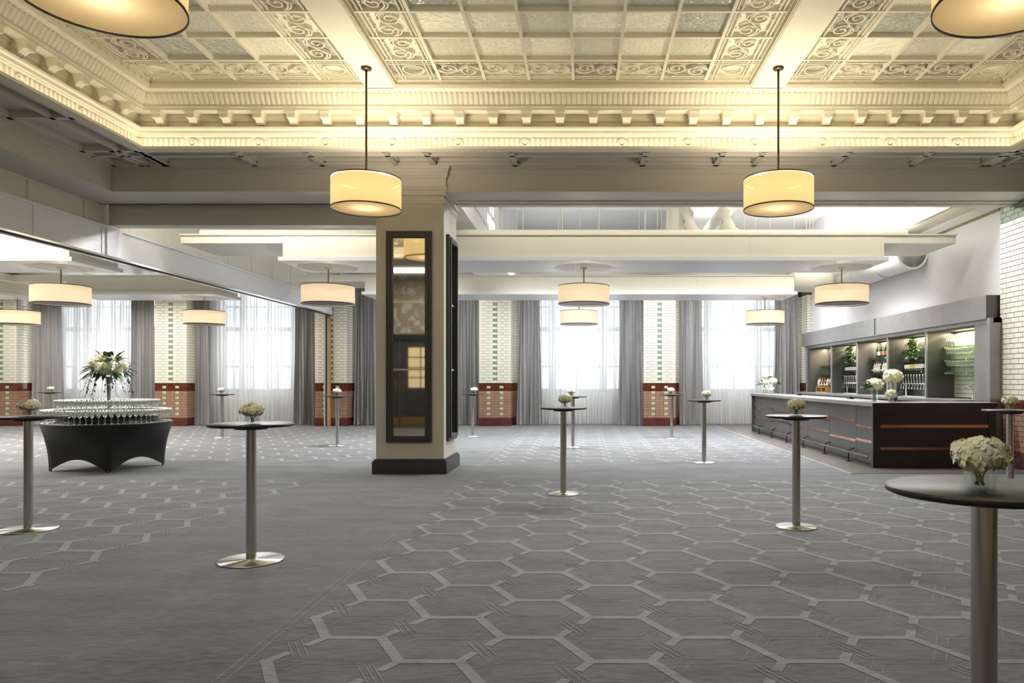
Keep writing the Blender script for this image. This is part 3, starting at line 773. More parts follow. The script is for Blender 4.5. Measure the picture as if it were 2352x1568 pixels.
# ================================================================== COLUMN
CX0, CX1, CF, CB = -3.15, -2.12, 10.98, 12.05
ccx = (CX0+CX1)/2
col = empty('square_column', (ccx, CF, 0), 'square taupe plaster column with a dark grey plinth and moulded capital', 'column')
def colpart(name, fn):
    m = MB(); fn(m); return m.build(name, col, (-ccx, -CF, 0))
CREAMP = mat('warm_taupe_paint', (.66, .62, .55), .5, noise=((2, 2, 2), .03))
colpart('shaft', lambda m: m.box(CX0, CX1, CF, CB, 0, H+2.9, CREAMP))
def pl(m):
    m.box(CX0-.05, CX1+.05, CF-.05, CB+.05, 0, .19, CHAR); m.box(CX0-.035, CX1+.035, CF-.035, CB+.035, .19, .205, CHAR); m.box(CX0-.02, CX1+.02, CF-.02, CB+.02, .205, .225, CHAR)
colpart('plinth', pl)
def cap(m):
    for o, z0, z1 in ((.012, 2.68, 2.72), (.02, 2.72, 2.76), (.035, 2.80, 2.90), (.06, 2.88, 2.92)):
        m.box(CX0-o, CX1+o, CF-o, CB+o, H+z0, H+z1, CREAMP)
    for o, z0, z1 in ((.045, 2.92, 3.05), (.06, 3.05, 3.08), (.075, 3.08, 3.14), (.09, 3.14, 3.18), (.11, 3.18, 3.22)):
        m.box(CX0-o, CX1+o, 10.95-o, 11.1, H+z0, H+z1, CREAMP)
colpart('capital', cap)
# mirrors
def mirror(label, origin, rz, w_, zb, zt_, fw):
    e = empty('framed_mirror', (*origin, zb), label, 'mirror', None, rz); h = zt_-zb
    fr = MB()      # local x along wall, -y out of wall
    for x0, x1, z0, z1 in ((0, fw, 0, h), (w_-fw, w_, 0, h), (fw, w_-fw, 0, fw), (fw, w_-fw, h-fw, h)):
        fr.box(x0, x1, -.05, 0, z0, z1, CHAR, .006)
    g = fw*.45
    for x0, x1, z0, z1 in ((g, fw, g, h-g), (w_-fw, w_-g, g, h-g), (fw, w_-fw, g, fw), (fw, w_-fw, h-fw, h-g)):
        fr.box(x0, x1, -.072, -.045, z0, z1, CHAR, .005)
    fr.build('frame', e)
    p = MB(); p.quad((fw, -.02, fw), (w_-fw, -.02, fw), (w_-fw, -.02, h-fw), (fw, -.02, h-fw), MIRROR); p.build('mirror_glass', e)
    for z in (h*.345, h*.665):
        b = MB(); b.box(fw, w_-fw, -.035, -.02, z-.012, z+.012, mat('brass_bar', (.8, .72, .55), .2, 1)); b.build('glazing_bar', e)
    return e
x0, x1 = ax(886, 10.93), ax(991, 10.93)
mirror('tall charcoal-framed mirror in three panes on the front of the column', (x0, CF), 0, x1-x0, az(1016, 10.93), az(530, 10.93), .098)
mirror('tall charcoal-framed mirror on the side of the column facing the bar', (CX1, 11.17), PI/2, .70, az(1016, 10.93), az(530, 10.93), .098)

# ================================================================== PENDANTS
def pendant(name, r, h, ztop, small):
    e = empty(name, (0, 0, 0)); sm = SHADEP if small else SHADE
    s = MB(); s.lathe([(r, 0), (r, h)], sm, 48, cap=False); s.build('shade', e)
    t = MB()
    for z in (0, h-.012): t.lathe([(r-.004, z), (r+.004, z), (r+.004, z+.012), (r-.004, z+.012), (r-.004, z)], BLACKM, 48, cap=False)
    t.build('rim_trim', e)
    d = MB()
    if small:
        d.lathe([(0, .02), (r-.005, .02)], mat('perforated_plate', (.30, .27, .24), .4, .3), 32, cap=False)
        k = 0; st = r/5.2
        for i in range(-6, 7):
            for j in range(-6, 7):
                x = (i+.5*(j % 2))*st; y = j*st*.87
                if math.hypot(x, y) < r*.93:
                    d.lathe([(0, .016), (.022, .016)], DIFF, 8, (x, y, 0), cap=False)
    else: d.lathe([(0, .02), (r-.005, .02)], DIFF, 48, cap=False)
    d.build('diffuser', e)
    rd = MB(); rm = RODL if small else ROD
    rd.tube([(0, 0, h*.6), (0, 0, ztop)], .012 if small else .014, rm, 8); rd.build('rod', e)
    cp_ = MB(); cp_.lathe([(.0, ztop-.03), (.065, ztop-.025), (.068, ztop-.004), (.068, ztop), (0, ztop)], rm if not small else WHITE, 20); cp_.build('canopy', e)
    br = MB()
    for a in range(3): br.tube([(0, 0, h-.03), (r*math.cos(2.1*a), r*math.sin(2.1*a), h-.03)], .006, BLACKM, 6)
    br.build('spider_bracket', e)
    return e
zb = H+2.15
big = pendant('drum_pendant', .43, .39, Z1-zb, False)
BIG = [(-2.74, 9.12, 'large warm linen drum pendant hanging in front of the square column'), (2.46, 9.12, 'large warm linen drum pendant hanging between the column and the bar, over the carpet'),
       (-2.74, 4.12, 'large warm linen drum pendant cut off by the top left of the photo'), (2.46, 4.12, 'large warm linen drum pendant cut off by the top right corner of the photo')]
for i, (x, y, lab) in enumerate(BIG):
    o = big if i == 0 else dup(big, (0, 0, 0))
    o.location = (x, y, zb); tag(o, lab, 'pendant lamp', 'large drum pendants under the ornate ceiling')
    point('pendant_bulb', (x, y, zb+.2), 4.8, (1, .86, .62))
    area('pendant_uplight', (x, y, zb+.36), UP, .7, .7, 23, (1, .88, .68))
zb2 = H+1.44
sml = pendant('drum_pendant', .485, .35, ZB1-.014-zb2, True)
SM = [(140, 13.73, 'pale drum pendant in the side room, above the round table of glasses'), (754, 13.73, 'pale drum pendant just left of the square column'),
      (1341, 13.73, 'pale drum pendant with perforated base, nearer of the two overlapping in the centre'), (1933, 13.73, 'pale drum pendant in front of the white wall over the bar'),
      (40, 18.7, 'pale drum pendant by the windows, cut off at the left edge of the photo'), (470, 18.7, 'pale drum pendant in the side room, second from the left along the windows'),
      (1330, 18.7, 'pale drum pendant further back, seen just below the central one'), (1757, 18.7, 'pale drum pendant in front of the windows beside the far end of the bar')]
for i, (px, y, lab) in enumerate(SM):
    o = sml if i == 0 else dup(sml, (0, 0, 0))
    o.location = (ax(px, y), y, zb2); tag(o, lab, 'pendant lamp', 'pale drum pendants under the dropped bulkheads')
    point('pendant_bulb', (ax(px, y), y, zb2+.2), 5.5, (1, .90, .72) if px > 1000 else WARM)

# ================================================================== CURTAINS
def curtain(name, label, cat, x0, x1, y, ztop, folds, amp, m, flare=0, group=None, rnd=0):
    w_ = x1-x0; e = (x0+x1)/2; mb = MB(); nx = folds*8; nz = 14; R_ = random.Random(int(x0*100)+folds)
    ph = [R_.uniform(.7, 1.3) for _ in range(folds+2)]
    acc = [0]
    for k in range(folds): acc.append(acc[-1]+ph[k])
    tot = acc[-1]; vs = []
    am = [R_.uniform(.6, 1.2) for _ in range(folds+1)]
    for j in range(nz+1):
        v = j/nz; z = ztop*(1-v)+.012*v
        fl_ = 1+flare*(v**1.6)
        for i in range(nx+1):
            f = i/8; k = min(int(f), folds-1); fr = f-k
            u = (acc[k]+ph[k]*fr)/tot
            s_ = math.sin(2*PI*fr)+.25*math.sin(4*PI*fr+k)
            a_ = amp*am[k]*(.75+.35*v+.15*math.sin(v*3+k))
            pud = .05*max(0, v-.95)/.05
            wob = .02*math.sin(v*4+k*1.7)*rnd
            vs.append((-w_/2*fl_+u*w_*fl_+.25*amp*math.cos(2*PI*fr)+wob, -a_*s_-pud*(.5+.5*math.sin(k*2.3)), z))
    fs = [(j*(nx+1)+i, j*(nx+1)+i+1, (j+1)*(nx+1)+i+1, (j+1)*(nx+1)+i) for j in range(nz) for i in range(nx)]
    mb.add(vs, fs, m, True); o = mb.build(name, None, (e, y, 0)); tag(o, label, cat, group); return o
DR = [(75, 140, 'at the left edge of the photo, beside the leftmost tiled pier'), (300, 354, 'left of the tiled pier behind the glasses table'), (430, 477, 'right of the tiled pier behind the glasses table'),
      (676, 723, 'left of the pier with the wooden jamb'), (815, 866, 'right of the pier with the wooden jamb, running behind the column'), (1046, 1097, 'just right of the column, left of a tiled pier'),
      (1189, 1240, 'left side of the central window'), (1421, 1474, 'right side of the central window'), (1563, 1612, 'left side of the window nearest the bar'), (1778, 1834, 'behind the far end of the bar')]
for a, b, lab in DR:
    curtain('drape', 'full-length grey drape ' + lab, 'curtain', ax(a, 22.86), ax(b, 22.86), 22.87, 4.5, 7, .055, DRAPE, .10, 'grey drapes along the window wall', 1)
SH = [(140, 302, 'sheer white voile curtain behind the white flower display'), (476, 678, 'sheer white voile curtain between the two tiled piers left of the column'), (862, 1050, 'sheer white voile curtain mostly hidden behind the column'), (1238, 1423, 'sheer white voile curtain of the central window behind the two pendants'),
      (1610, 1782, 'sheer white voile curtain of the window nearest the bar')]
for a, b, lab in SH:
    curtain('sheer_curtain', lab, 'curtain', ax(a, 23.2), ax(b, 23.2), 23.22, 4.5, 24, .06, SHEER, .0, 'sheer curtains on the window wall', 1)

# ================================================================== TABLES AND FLOWERS
def poseur(name, r, rb, h=1.08):
    e = empty(name); t = MB()
    t.lathe([(0, h-.022), (r-.012, h-.022), (r, h-.016), (r, h-.003), (r-.004, h), (0, h)], BLACKTOP, 64); t.build('tabletop', e)
    p = MB(); p.lathe([(.038, .012), (.038, h-.045)], CHROME, 28); p.build('pole', e)
    c_ = MB(); c_.lathe([(.0, h-.045), (.12, h-.045), (.13, h-.03), (.13, h-.022), (0, h-.022)], BLACKM, 28); c_.build('mounting_plate', e)
    b = MB(); b.lathe([(0, 0), (rb-.004, 0), (rb, .004), (rb-.003, .010), (.05, .014), (.05, .018), (0, .018)], BASEM, 56); b.build('base_plate', e)
    return e
random.seed(11)
def floret(mb, c, n, r, m, rot):
    n = Vector(n).normalized(); t = n.orthogonal().normalized(); b = n.cross(t); c = Vector(c)
    for k in range(4):
        a = rot+k*PI/2; d = t*math.cos(a)+b*math.sin(a); s_ = n.cross(d)
        p0 = c; p1 = c+d*r*.55+s_*r*.5+n*r*.12; p2 = c+d*r*.98+s_*r*.33+n*r*.05; p3 = c+d*r*1.08+n*r*.0; p4 = c+d*r*.98-s_*r*.33+n*r*.05; p5 = c+d*r*.55-s_*r*.5+n*r*.12; pm = c+d*r*.6+n*r*.28*.6
        mb.add([p0, p1, p2, p3, p4, p5, pm], [(0, 1, 6), (1, 2, 6), (2, 3, 6), (3, 4, 6), (4, 5, 6), (5, 0, 6)], m, True)
def bloom(mb, c, rx, rz, n, fr, m1=PETAL, m2=PETAL2, lumps=0):
    g = PI*(3-math.sqrt(5))
    core = []
    for i in range(n):
        z = 1-1.75*(i+.5)/n; q = math.sqrt(max(0, 1-z*z)); a = g*i
        k = random.uniform(.86, 1.06)
        if lumps: k *= 1+.10*math.sin(3*a+2)*q+.06*math.sin(5*z*2+a)
        p = (c[0]+rx*q*math.cos(a)*k, c[1]+rx*q*math.sin(a)*k, c[2]+rz*z*k)
        nn = (q*math.cos(a)+random.uniform(-.55, .55), q*math.sin(a)+random.uniform(-.55, .55), z*rx/rz*.8+random.uniform(-.5, .5))
        floret(mb, p, nn, fr*random.uniform(.8, 1.15), m1 if random.random() < .45 else m2, random.uniform(0, PI))
    mb.lathe([(.001, -rz*.66)]+[(rx*.76*math.sqrt(1-z*z), rz*.76*z) for z in (-.7, -.4, 0, .35, .65, .9)]+[(.001, rz*.76)], PETAL, 14, c)
def leaf(mb, base, d, L_, wd, m, droop=.2):
    d = Vector(d).normalized(); base = Vector(base); s_ = d.cross(Vector((0, 0, 1)))
    s_ = s_.normalized() if s_.length > .01 else Vector((1, 0, 0)); n = s_.cross(d)
    vs = []; prof_ = [(0, .05), (.2, .7), (.45, 1), (.7, .75), (.9, .3), (1, 0.02)]
    for t, w_ in prof_:
        p = base+d*L_*t+Vector((0, 0, -droop*L_*t*t)); vs += [p+s_*wd/2*w_+n*wd*.12*w_, p, p-s_*wd/2*w_+n*wd*.12*w_]
    fs = []
    for i in range(5): fs += [(i*3, i*3+1, i*3+4, i*3+3), (i*3+1, i*3+2, i*3+5, i*3+4)]
    mb.add(vs, fs, m, True)
def posy():
    e = empty('flower_posy'); v = MB(); s = .037; h = .074
    for x0, x1, y0, y1 in ((-s, s, -s, -s+.006), (-s, s, s-.006, s), (-s, -s+.006, -s+.006, s-.006), (s-.006, s, -s+.006, s-.006)): v.box(x0, x1, y0, y1, .008, h, VASEG)
    v.box(-s, s, -s, s, 0, .009, VASEG); v.build('glass_vase', e)
    f = MB(); bloom(f, (0, 0, .106), .078, .050, 210, .0185, lumps=1); f.build('hydrangea_head', e)
    st = MB()
    for k in range(6):
        a = k*1.05; st.tube([(.012*math.cos(a+2), .012*math.sin(a+2), .012), (.02*math.cos(a), .02*math.sin(a), .06), (.03*math.cos(a), .03*math.sin(a), .10)], .0035, STEM, 6)
    st.build('stems', e)
    return e
tA = poseur('poseur_table', .318, .245); tB = poseur('poseur_table', .292, .196)
pz = posy()
TB = [  # base pixel x, base pixel y, kind, label, flower pixel offset
 (65, 1216, 'A', 'round black-topped poseur table at the left edge, in front of the table of glasses', 68, 'cream hydrangea posy on the poseur table at the left edge of the photo'),
 (577, 1287, 'A', 'round black-topped poseur table standing alone on the plain carpet left of the column', 580, 'cream hydrangea posy on the large poseur table left of the column'),
 (510, 1005, 'B', 'small poseur table before the sheer curtain, second from the left by the windows', 509, 'tiny cream posy on the distant table before the sheer curtain left of the column'),
 (775, 1023, 'B', 'distant poseur table in front of the pier with the wooden jamb', 774, 'tiny cream posy on the table before the pier with the wooden jamb'),
 (1086, 1002, 'B', 'distant poseur table just right of the column, by the tiled pier', 1089, 'tiny white posy on the distant table just right of the column'),
 (1294, 1134, 'B', 'poseur table in the centre of the room, nearer of the overlapping pair', 1298, 'cream posy on the nearer of the two central tables'),
 (1316, 1027, 'B', 'poseur table behind the central one, before the sheer curtain', 1312, 'cream posy on the central table further back'),
 (1543, 1007, 'B', 'distant poseur table in front of the pier right of the central window', 1541, 'tiny white posy on the table before the pier right of the central window'),
 (1617, 1062, 'B', 'poseur table at the left of the bar end, before the last grey drape pair', 1623, 'cream posy on the table just left of the far bar end'),
 (1829, 1210, 'B', 'poseur table standing in front of the copper-inlaid bar counter', 1829, 'cream posy on the table in front of the bar counter'),
]
rT = random.Random(4)
firsts = {}
def place_table(kind, x, y, lab):
    src = tA if kind == 'A' else tB
    if kind in firsts: o = dup(src, (x, y, 0), rT.uniform(0, 3))
    else: o = src; o.location = (x, y, 0); firsts[kind] = 1
    tag(o, lab, 'table', 'poseur tables with steel poles'); return o
def place_posy(x, y, lab, first=[True], z=1.08, sc=1):
    if first[0]: o = pz; first[0] = False; o.location = (x, y, z)
    else: o = dup(pz, (x, y, z), rT.uniform(0, 3))
    o.rotation_euler = (0, 0, rT.uniform(-.3, .3)); o.scale = (sc, sc, sc)
    tag(o, lab, 'flowers', 'hydrangea posies in cube vases'); return o
for bx, by, kd, lab, fx, flab in TB:
    Y = F*H/(by-VY); place_table(kd, ax(bx, Y), Y, lab)
    place_posy(ax(fx, Y), Y, flab)
place_table('B', 1.275, 2.30, 'poseur table nearest the camera, its black top cut off by the right edge')
place_posy(1.245, 2.27, 'full cream hydrangea posy nearest the camera, lower right')
place_table('B', ax(2320, 8.3), 8.3, 'poseur table at the right edge beside the glazed tile wall')
place_posy(ax(2318, 8.3), 8.28, 'cream posy on the table beside the glazed tile wall at the right edge')
place_table('B', ax(115, 20.6), 20.6, 'distant poseur table behind the table of glasses, by the leftmost drape')
place_posy(ax(117, 20.6), 20.6, 'tiny yellowish posy on the distant table by the leftmost drape')

# ================================================================== ROUND TABLE OF GLASSES
GX, GY = -7.67, 11.68; RT = .91; TH = .75
rt_ = empty('round_table', (GX, GY, 0), 'round table under a fitted black stretch cover, carrying two tiers of wine glasses', 'table')
m = MB(); nT = 96; nV = 18; vs = []
for j in range(nV+1):
    v = j/nV
    for i in range(nT):
        th = 2*PI*i/nT; psi = ((math.degrees(th)+57) % 90)-45; psr = math.radians(psi)   # 0 = mid side, +-45 = foot
        rb_ = .56/math.cos(psr); hem = .19*(1-(abs(psi)/45)**2.2)+.004
        s_ = 1-(1-v)**2.1
        # crease between feet is pulled in, ridge at the feet
        r_ = RT*(1-s_)+rb_*s_
        z = (TH-.012)*(1-v)+hem*v
        vs.append((r_*math.cos(th), r_*math.sin(th), z))
fs = [(j*nT+i, j*nT+(i+1) % nT, (j+1)*nT+(i+1) % nT, (j+1)*nT+i) for j in range(nV) for i in range(nT)]
m.add(vs, fs, STRETCH, True)
m.lathe([(0, TH), (RT-.01, TH), (RT, TH-.006), (RT, TH-.012)], STRETCH, 96, cap=False); m.build('stretch_cover', rt_)
for k in range(4):
    a = math.radians(90*k-57); l = MB(); l.tube([(.76*math.cos(a), .76*math.sin(a), .0), (.70*math.cos(a), .70*math.sin(a), .72)], .018, BLACKM, 8); l.build('leg', rt_)
ris = MB(); ris.lathe([(0, 0), (.725, 0), (.725, .012), (.70, .02), (.70, .13), (.735, .135), (.735, .15), (0, .15)], STRETCH, 64)
tag(ris.build('riser', None, (GX, GY, TH)), 'round black riser in the middle of the glasses table, holding the upper tier', 'riser')
def wineglass_mesh(h=.21, rb_=.034, bowl=.038, name='wine_glass'):
    g = MB()
    g.lathe([(rb_, 0), (rb_, .003), (.008, .008), (.0042, .02), (.004, h*.45), (.012, h*.49), (bowl*.8, h*.57), (bowl, h*.70), (bowl*.93, h*.88), (bowl*.84, h), (bowl*.84-.0015, h), (bowl*.9, h*.85), (bowl*.95, h*.70), (bowl*.7, h*.575), (0.0, h*.52)], GLASS, 14)
    return g.mesh(name)
wg = wineglass_mesh()
SECT = ['right', 'right rear', 'rear', 'left rear', 'left', 'left front', 'front', 'right front']
LOWL = 'lower tier'; UPL = 'upper tier'
for ring, (r_, n, z, lab, gr) in enumerate(((.865, 66, TH, LOWL, 'wine glasses on the lower tier'), (.785, 60, TH, LOWL, 'wine glasses on the lower tier'), (.69, 54, TH+.15, UPL, 'wine glasses on the upper tier'), (.605, 47, TH+.15, UPL, 'wine glasses on the upper tier'), (.52, 40, TH+.15, UPL, 'wine glasses on the upper tier'))):
    RN = ('outer', 'inner', 'outer', 'middle', 'inner')[ring]; secs = {}
    for k in range(n):
        a = 2*PI*(k+rT.uniform(-.04, .04))/n; secs.setdefault(SECT[int(((a+PI/8) % (2*PI))/(PI/4)) % 8], []).append(a)
    for sec, angs in secs.items():
        angs.sort(key=lambda a: (GX+r_*math.cos(a))/(GY+r_*math.sin(a)))
        for q, a in enumerate(angs):
            o = bpy.data.objects.new('wine_glass', wg); C.objects.link(o)
            o.location = (GX+r_*math.cos(a), GY+r_*math.sin(a), z)
            tag(o, '%s wine glass from left, %s ring of %s, %s side of round table' % (ORDN[q], RN, lab, sec), 'glass', gr)
# tall centrepiece
cp0 = empty('flower_centrepiece', (GX, GY, TH+.15), 'tall fluted vase holding a big white hydrangea and foliage display amid the wine glasses', 'flowers')
v = MB(); v.lathe([(.10, 0), (.10, .01), (.03, .02), (.022, .05), (.024, .2), (.032, .40), (.042, .58), (.040, .58), (.030, .40), (.018, .08)], mat('silvered_glass', (.6, .6, .6), .12, .8), 24); v.build('trumpet_vase', cp0)
random.seed(5)
for c_, r_ in (((-.12, -.08, .78), .14), ((.12, -.10, .70), .15), ((-.02, .08, .84), .15), ((-.14, .02, .68), .13), ((.02, -.16, .70), .14), ((.14, .08, .74), .13), ((-.02, -.05, .88), .12)):
    f = MB(); bloom(f, c_, r_, r_*.8, 150, .022); f.build('hydrangea_head', cp0)
lf = MB()
for k in range(52):
    a = random.uniform(0, 2*PI); el = random.choice((random.uniform(-.6, .5), random.uniform(-.5, .2), random.uniform(.5, 1.2))); q = random.uniform(.14, .2)
    d = (math.cos(a)*math.cos(el), math.sin(a)*math.cos(el), math.sin(el)); base = (d[0]*q, d[1]*q, .74+d[2]*.14)
    leaf(lf, base, d, random.uniform(.20, .30), .085, LEAF if random.random() < .7 else LEAF2, .3)
lf.build('foliage', cp0)
tr_ = MB()
for k in range(14):
    a = k*2*PI/14+.2; L_ = random.uniform(.25, .45); p0 = Vector((.2*math.cos(a), .2*math.sin(a), .66)); pts = [p0+Vector((.14*t*math.cos(a), .14*t*math.sin(a), -L_*t*t)) for t in (0, .3, .6, .85, 1)]
    tr_.tube(pts, .004, STEM, 4)
    for t in (.3, .45, .6, .7, .8, .9, 1):
        p = p0+Vector((.14*t*math.cos(a), .14*t*math.sin(a), -L_*t*t)); leaf(tr_, p, (random.uniform(-1, 1), random.uniform(-1, 1), random.uniform(-1, .2)), .06, .024, LEAF, .1)
tr_.build('trailing_vine', cp0)

# ================================================================== BAR
BXF, BY0, BY1 = 4.675, 11.67, 20.1; BT = 1.06
bar = empty('bar_counter', (BXF, BY0, 0), 'long L-shaped bar counter with grey panels, dark end and copper inlays', 'bar')
def bp(name, fn, par=None):
    m = MB(); fn(m); return m.build(name, bar, (-BXF, -BY0, 0))
def body(m):
    m.box(4.75, 4.85, BY0+.06, BY1, .0, BT-.06, BARGREY)
    m.box(BXF, 6.66, BY0, BY0+.06, 0, BT-.06, BARDARK)
    m.box(BXF, 5.3, BY1-.06, BY1, 0, BT-.06, BARGREY)
    m.box(BXF-.002, BXF+.06, BY0+.001, BY0+.06, 0, BT-.06, BARGREY)
    m.box(5.2, 5.3, BY0+.06, BY1-.06, .1, .9, BARDARK)
bp('carcass', body)
def top(m):
    m.box(BXF-.015, 5.35, BY0-.01, BY1+.02, BT-.07, BT, ZINC, .005); m.box(5.345, 6.68, BY0-.01, BY0+.65, BT-.07, BT, ZINC, .005)
    m.box(BXF-.004, 6.68, BY0-.014, BY0-.009, BT-.07, BT-.008, BARDARK)
bp('worktop', top)
ys = [11.73, 12.55, 13.9, 15.25, 16.6, 17.95, 19.2, 20.04]
UPZ = [.64, .71, .65, .72, .65, .71, .66]; LOZ = [.405, .375, .43, .40, .43, .40, .42]
for k in range(7):
    bp('panel', lambda m: m.box(4.735, 4.75, ys[k]+.004, ys[k+1]-.004, .05, BT-.08, BARGREY, .002))
    bp('copper_inlay', lambda m: (m.box(4.729, 4.7352, ys[k]+.004, ys[k+1]-.004, UPZ[k]-.022, UPZ[k]+.022, COPPER), m.box(4.729, 4.7352, ys[k]+.004, ys[k+1]-.004, LOZ[k]-.022, LOZ[k]+.022, COPPER)))
bp('copper_inlay', lambda m: (m.box(ax(2017, BY0), ax(2273, BY0), BY0-.004, BY0+.004, .655, .70, COPPER), m.box(ax(2017, BY0), ax(2273, BY0), BY0-.004, BY0+.004, .298, .34, COPPER)))
bp('end_frame', lambda m: (m.box(BXF, BXF+.12, BY0-.012, BY0, 0, BT-.07, BARDARK), m.box(6.54, 6.66, BY0-.012, BY0, 0, BT-.07, BARDARK), m.box(BXF+.12, 6.54, BY0-.012, BY0, .9, BT-.07, BARDARK)))
bp('foot_rail', lambda m: m.tube([(4.64, 11.74, .17), (4.64, 19.6, .17), (4.74, 19.75, .17)], .024, CHROMEB, 14))
for y in (12.65, 13.9, 15.25, 16.5, 17.8, 19.1):
    bp('rail_bracket', lambda m: (m.tube([(4.64, y, .15), (4.64, y, .02)], .010, BLACKM, 8), m.box(4.60, 4.68, y-.04, y+.04, .006, .018, BLACKM), m.tube([(4.64, y, .19), (4.74, y, .24)], .009, BLACKM, 8)))
# back bar
XF, XB = 6.85, 7.42
cab = empty('back_bar_cabinet', (XF, 12.0, 0), 'tall grey metal-clad back bar with five lit bays behind the counter', 'cabinet')
def kp(name, fn):
    m = MB(); fn(m); return m.build(name, cab, (-XF, -12.0, 0))
DV = [21.8, 19.9, 18.05, 16.23, 14.41, 12.62]
kp('header', lambda m: (m.box(6.74, 7.02, 12.1, 22.3, az(732, 12.1), az(677, 12.1), ZINC, .004), m.box(6.745, 7.0, 12.095, 12.11, az(732, 12.1)+.004, az(677, 12.1)-.004, ZINCD), m.box(6.72, 6.74, 16.7, 16.706, 2.47, 2.85, ZINCD)))
kp('frame', lambda m: (m.box(XF-.04, 7.1, 12.0, 22.2, 2.38, 2.46, ZINC), m.box(XF, XF+.02, 12.62, 21.8, 2.36, 2.38, ZINCD), m.box(XF-.02, 7.1, 21.8, 22.2, 0, 2.4, ZINCD)))
kp('end_panel', lambda m: (m.box(XF-.02, XB, 12.10, 12.62, 0, 2.40, ZINC), m.box(XF-.10, 7.0, 12.0, 12.10, 0, 2.46, ZINC)))
kp('back_panel', lambda m: m.box(XB-.02, XB+.03, 12.6, 21.8, 0, 2.5, ZINCD))
for y in DV[1:-1]: kp('divider', lambda m: (m.box(XF, XB, y-.012, y+.012, 1.07, 2.38, ZINCD), m.box(XF-.03, XF, y-.03, y+.03, 1.07, 2.40, ZINC)))
kp('divider', lambda m: m.box(XF, XB, 21.79, 21.81, 1.07, 2.38, ZINCD))
def bc(m):
    m.box(6.45, XB, 12.62, 21.8, 1.02, 1.07, ZINC); m.box(6.47, 6.5, 12.62, 21.8, .95, 1.02, BLACKM); m.box(6.5, XB, 12.62, 21.8, .0, .95, BARDARK)
kp('back_counter', bc)
kp('round_post', lambda m: m.lathe([(.09, 1.0), (.09, 2.5)], ZINC, 20, (6.9, 22.1, 0)))
m = MB(); tile_face(m, (XB-.03, 12.62), (0, 1), (-1, 0), 1.78, 13*CH, 28*CH, 'plain', False)
m.build('tiled_splashback', cab, (-XF, -12.0, 0))
for k in range(5):
    y0, y1 = DV[k+1], DV[k]
    area('shelf_light', (XB-.10, (y0+y1)/2, 2.36), DOWN, .04, y1-y0-.15, 17, (1, .88, .62))
kp('top_panel', lambda m: m.box(XF, XB, 12.62, 21.8, 2.38, 2.42, ZINCD))
def shelf(y0, y1, z, lab):
    e = MB(); e.box(7.14, XB-.021, y0+.02, y1-.02, z-.010, z, SHELFG); o = e.build('glass_shelf'); tag(o, lab, 'shelf', 'glass shelves of the back bar')
    for y in (y0+.06, (y0+y1)/2, y1-.06):
        b = MB(); b.box(7.16, XB-.021, y-.012, y+.012, z-.05, z-.0105, CHROMEB); b.build('bracket', o)
ORD = ['far end', 'second bay from the far end', 'middle bay', 'fourth bay from the far end', 'nearest bay']
SHZ = [(1.60, 1.86), (1.64, 2.12), (1.61, 1.98), (1.63, 2.10), (1.59, 1.83, 2.09)]
for k, zs in enumerate(SHZ):
    for j, z in enumerate(zs):
        pos = ('lower', 'upper')[j] if len(zs) == 2 else ('lowest', 'middle', 'top')[j]
        shelf(DV[k+1], DV[k], z, '%s glass shelf in the %s of the back bar' % (pos, 'bay at the far end' if k == 0 else ORD[k]))
# glasses in the nearest bay
wg2 = wineglass_mesh(.205, .032, .036, 'wine_glass')
for j, (z, nm) in enumerate(((1.59, 'lowest'), (1.83, 'middle'), (2.09, 'top'))):
    for row, x in enumerate((7.20, 7.29)):
        for k in range(13):
            o = bpy.data.objects.new('wine_glass', wg2); C.objects.link(o); o.location = (x, 14.30-k*.085-row*.02, z)
            tag(o, '%s wine glass from left, %s row, %s shelf of nearest back-bar bay' % (ORDN[k], ('front', 'rear')[row], nm), 'glass', 'glasses on the %s shelf of the nearest bay' % nm)
# bottles
def bottle(kind, body, labm, capm, h=.30, r=.037):
    b = MB(); nk = .013
    if kind == 'wine': pr = [(0, 0), (r, .002), (r, h*.62), (r*.8, h*.70), (nk, h*.78), (nk, h)]
    elif kind == 'champ': pr = [(0, 0), (r, .002), (r, h*.5), (r*.85, h*.60), (nk*1.3, h*.74), (nk, h)]
    elif kind == 'square': pr = [(0, 0), (r, .002), (r, h*.6), (r*.7, h*.68), (nk, h*.72), (nk, h)]
    else: pr = [(0, 0), (r, .002), (r*1.05, h*.5), (r*.6, h*.65), (nk*1.2, h*.75), (nk*1.2, h)]
    b.lathe(pr, body, 8 if kind == 'square' else 14)
    b.lathe([(r+.001, h*.16), (r+.001, h*.45)], labm, 14, cap=False)
    b.lathe([(nk+.002, h*.78 if kind == 'champ' else h*.84), (nk+.003, h*1.005), (0, h*1.005)], capm, 10, cap=False)
    return b.mesh('bottle')
BW = bottle('wine', WINEB, LABW, mat('silver_foil', (.6, .6, .6), .3, .8)); BYl = bottle('wine', WINEB, LABY, BLACKM, .31)
BBk = bottle('wine', WINEB, LABW, BLACKM, .31); CH1 = bottle('champ', GREENB, LABW, GOLD, .32, .044); CH2 = bottle('champ', GREENB, PINK, PINK, .32, .044); CH3 = bottle('champ', GREENB, GOLD, GOLD, .32, .044)
SPR = bottle('square', CLEARB, LABW, RED, .27, .042); SPC = bottle('square', CLEARB, LABW, BLACKM, .28, .04); SPG = bottle('round', GREENB, LABW, BLACKM, .28, .04); SPD = bottle('round', WINEB, CLEARB, BLACKM, .30, .04)
SRED = bottle('square', REDL, LABW, RED, .24, .038); SAM = bottle('round', AMBER, LABY, BLACKM, .26, .038); SOR = bottle('round', ORANGE, LABW, BLACKM, .27, .045)
def putb(mesh, x, y, z, lab, gr):
    o = bpy.data.objects.new('bottle', mesh); C.objects.link(o); o.location = (x, y, z); tag(o, lab, 'bottle', gr)
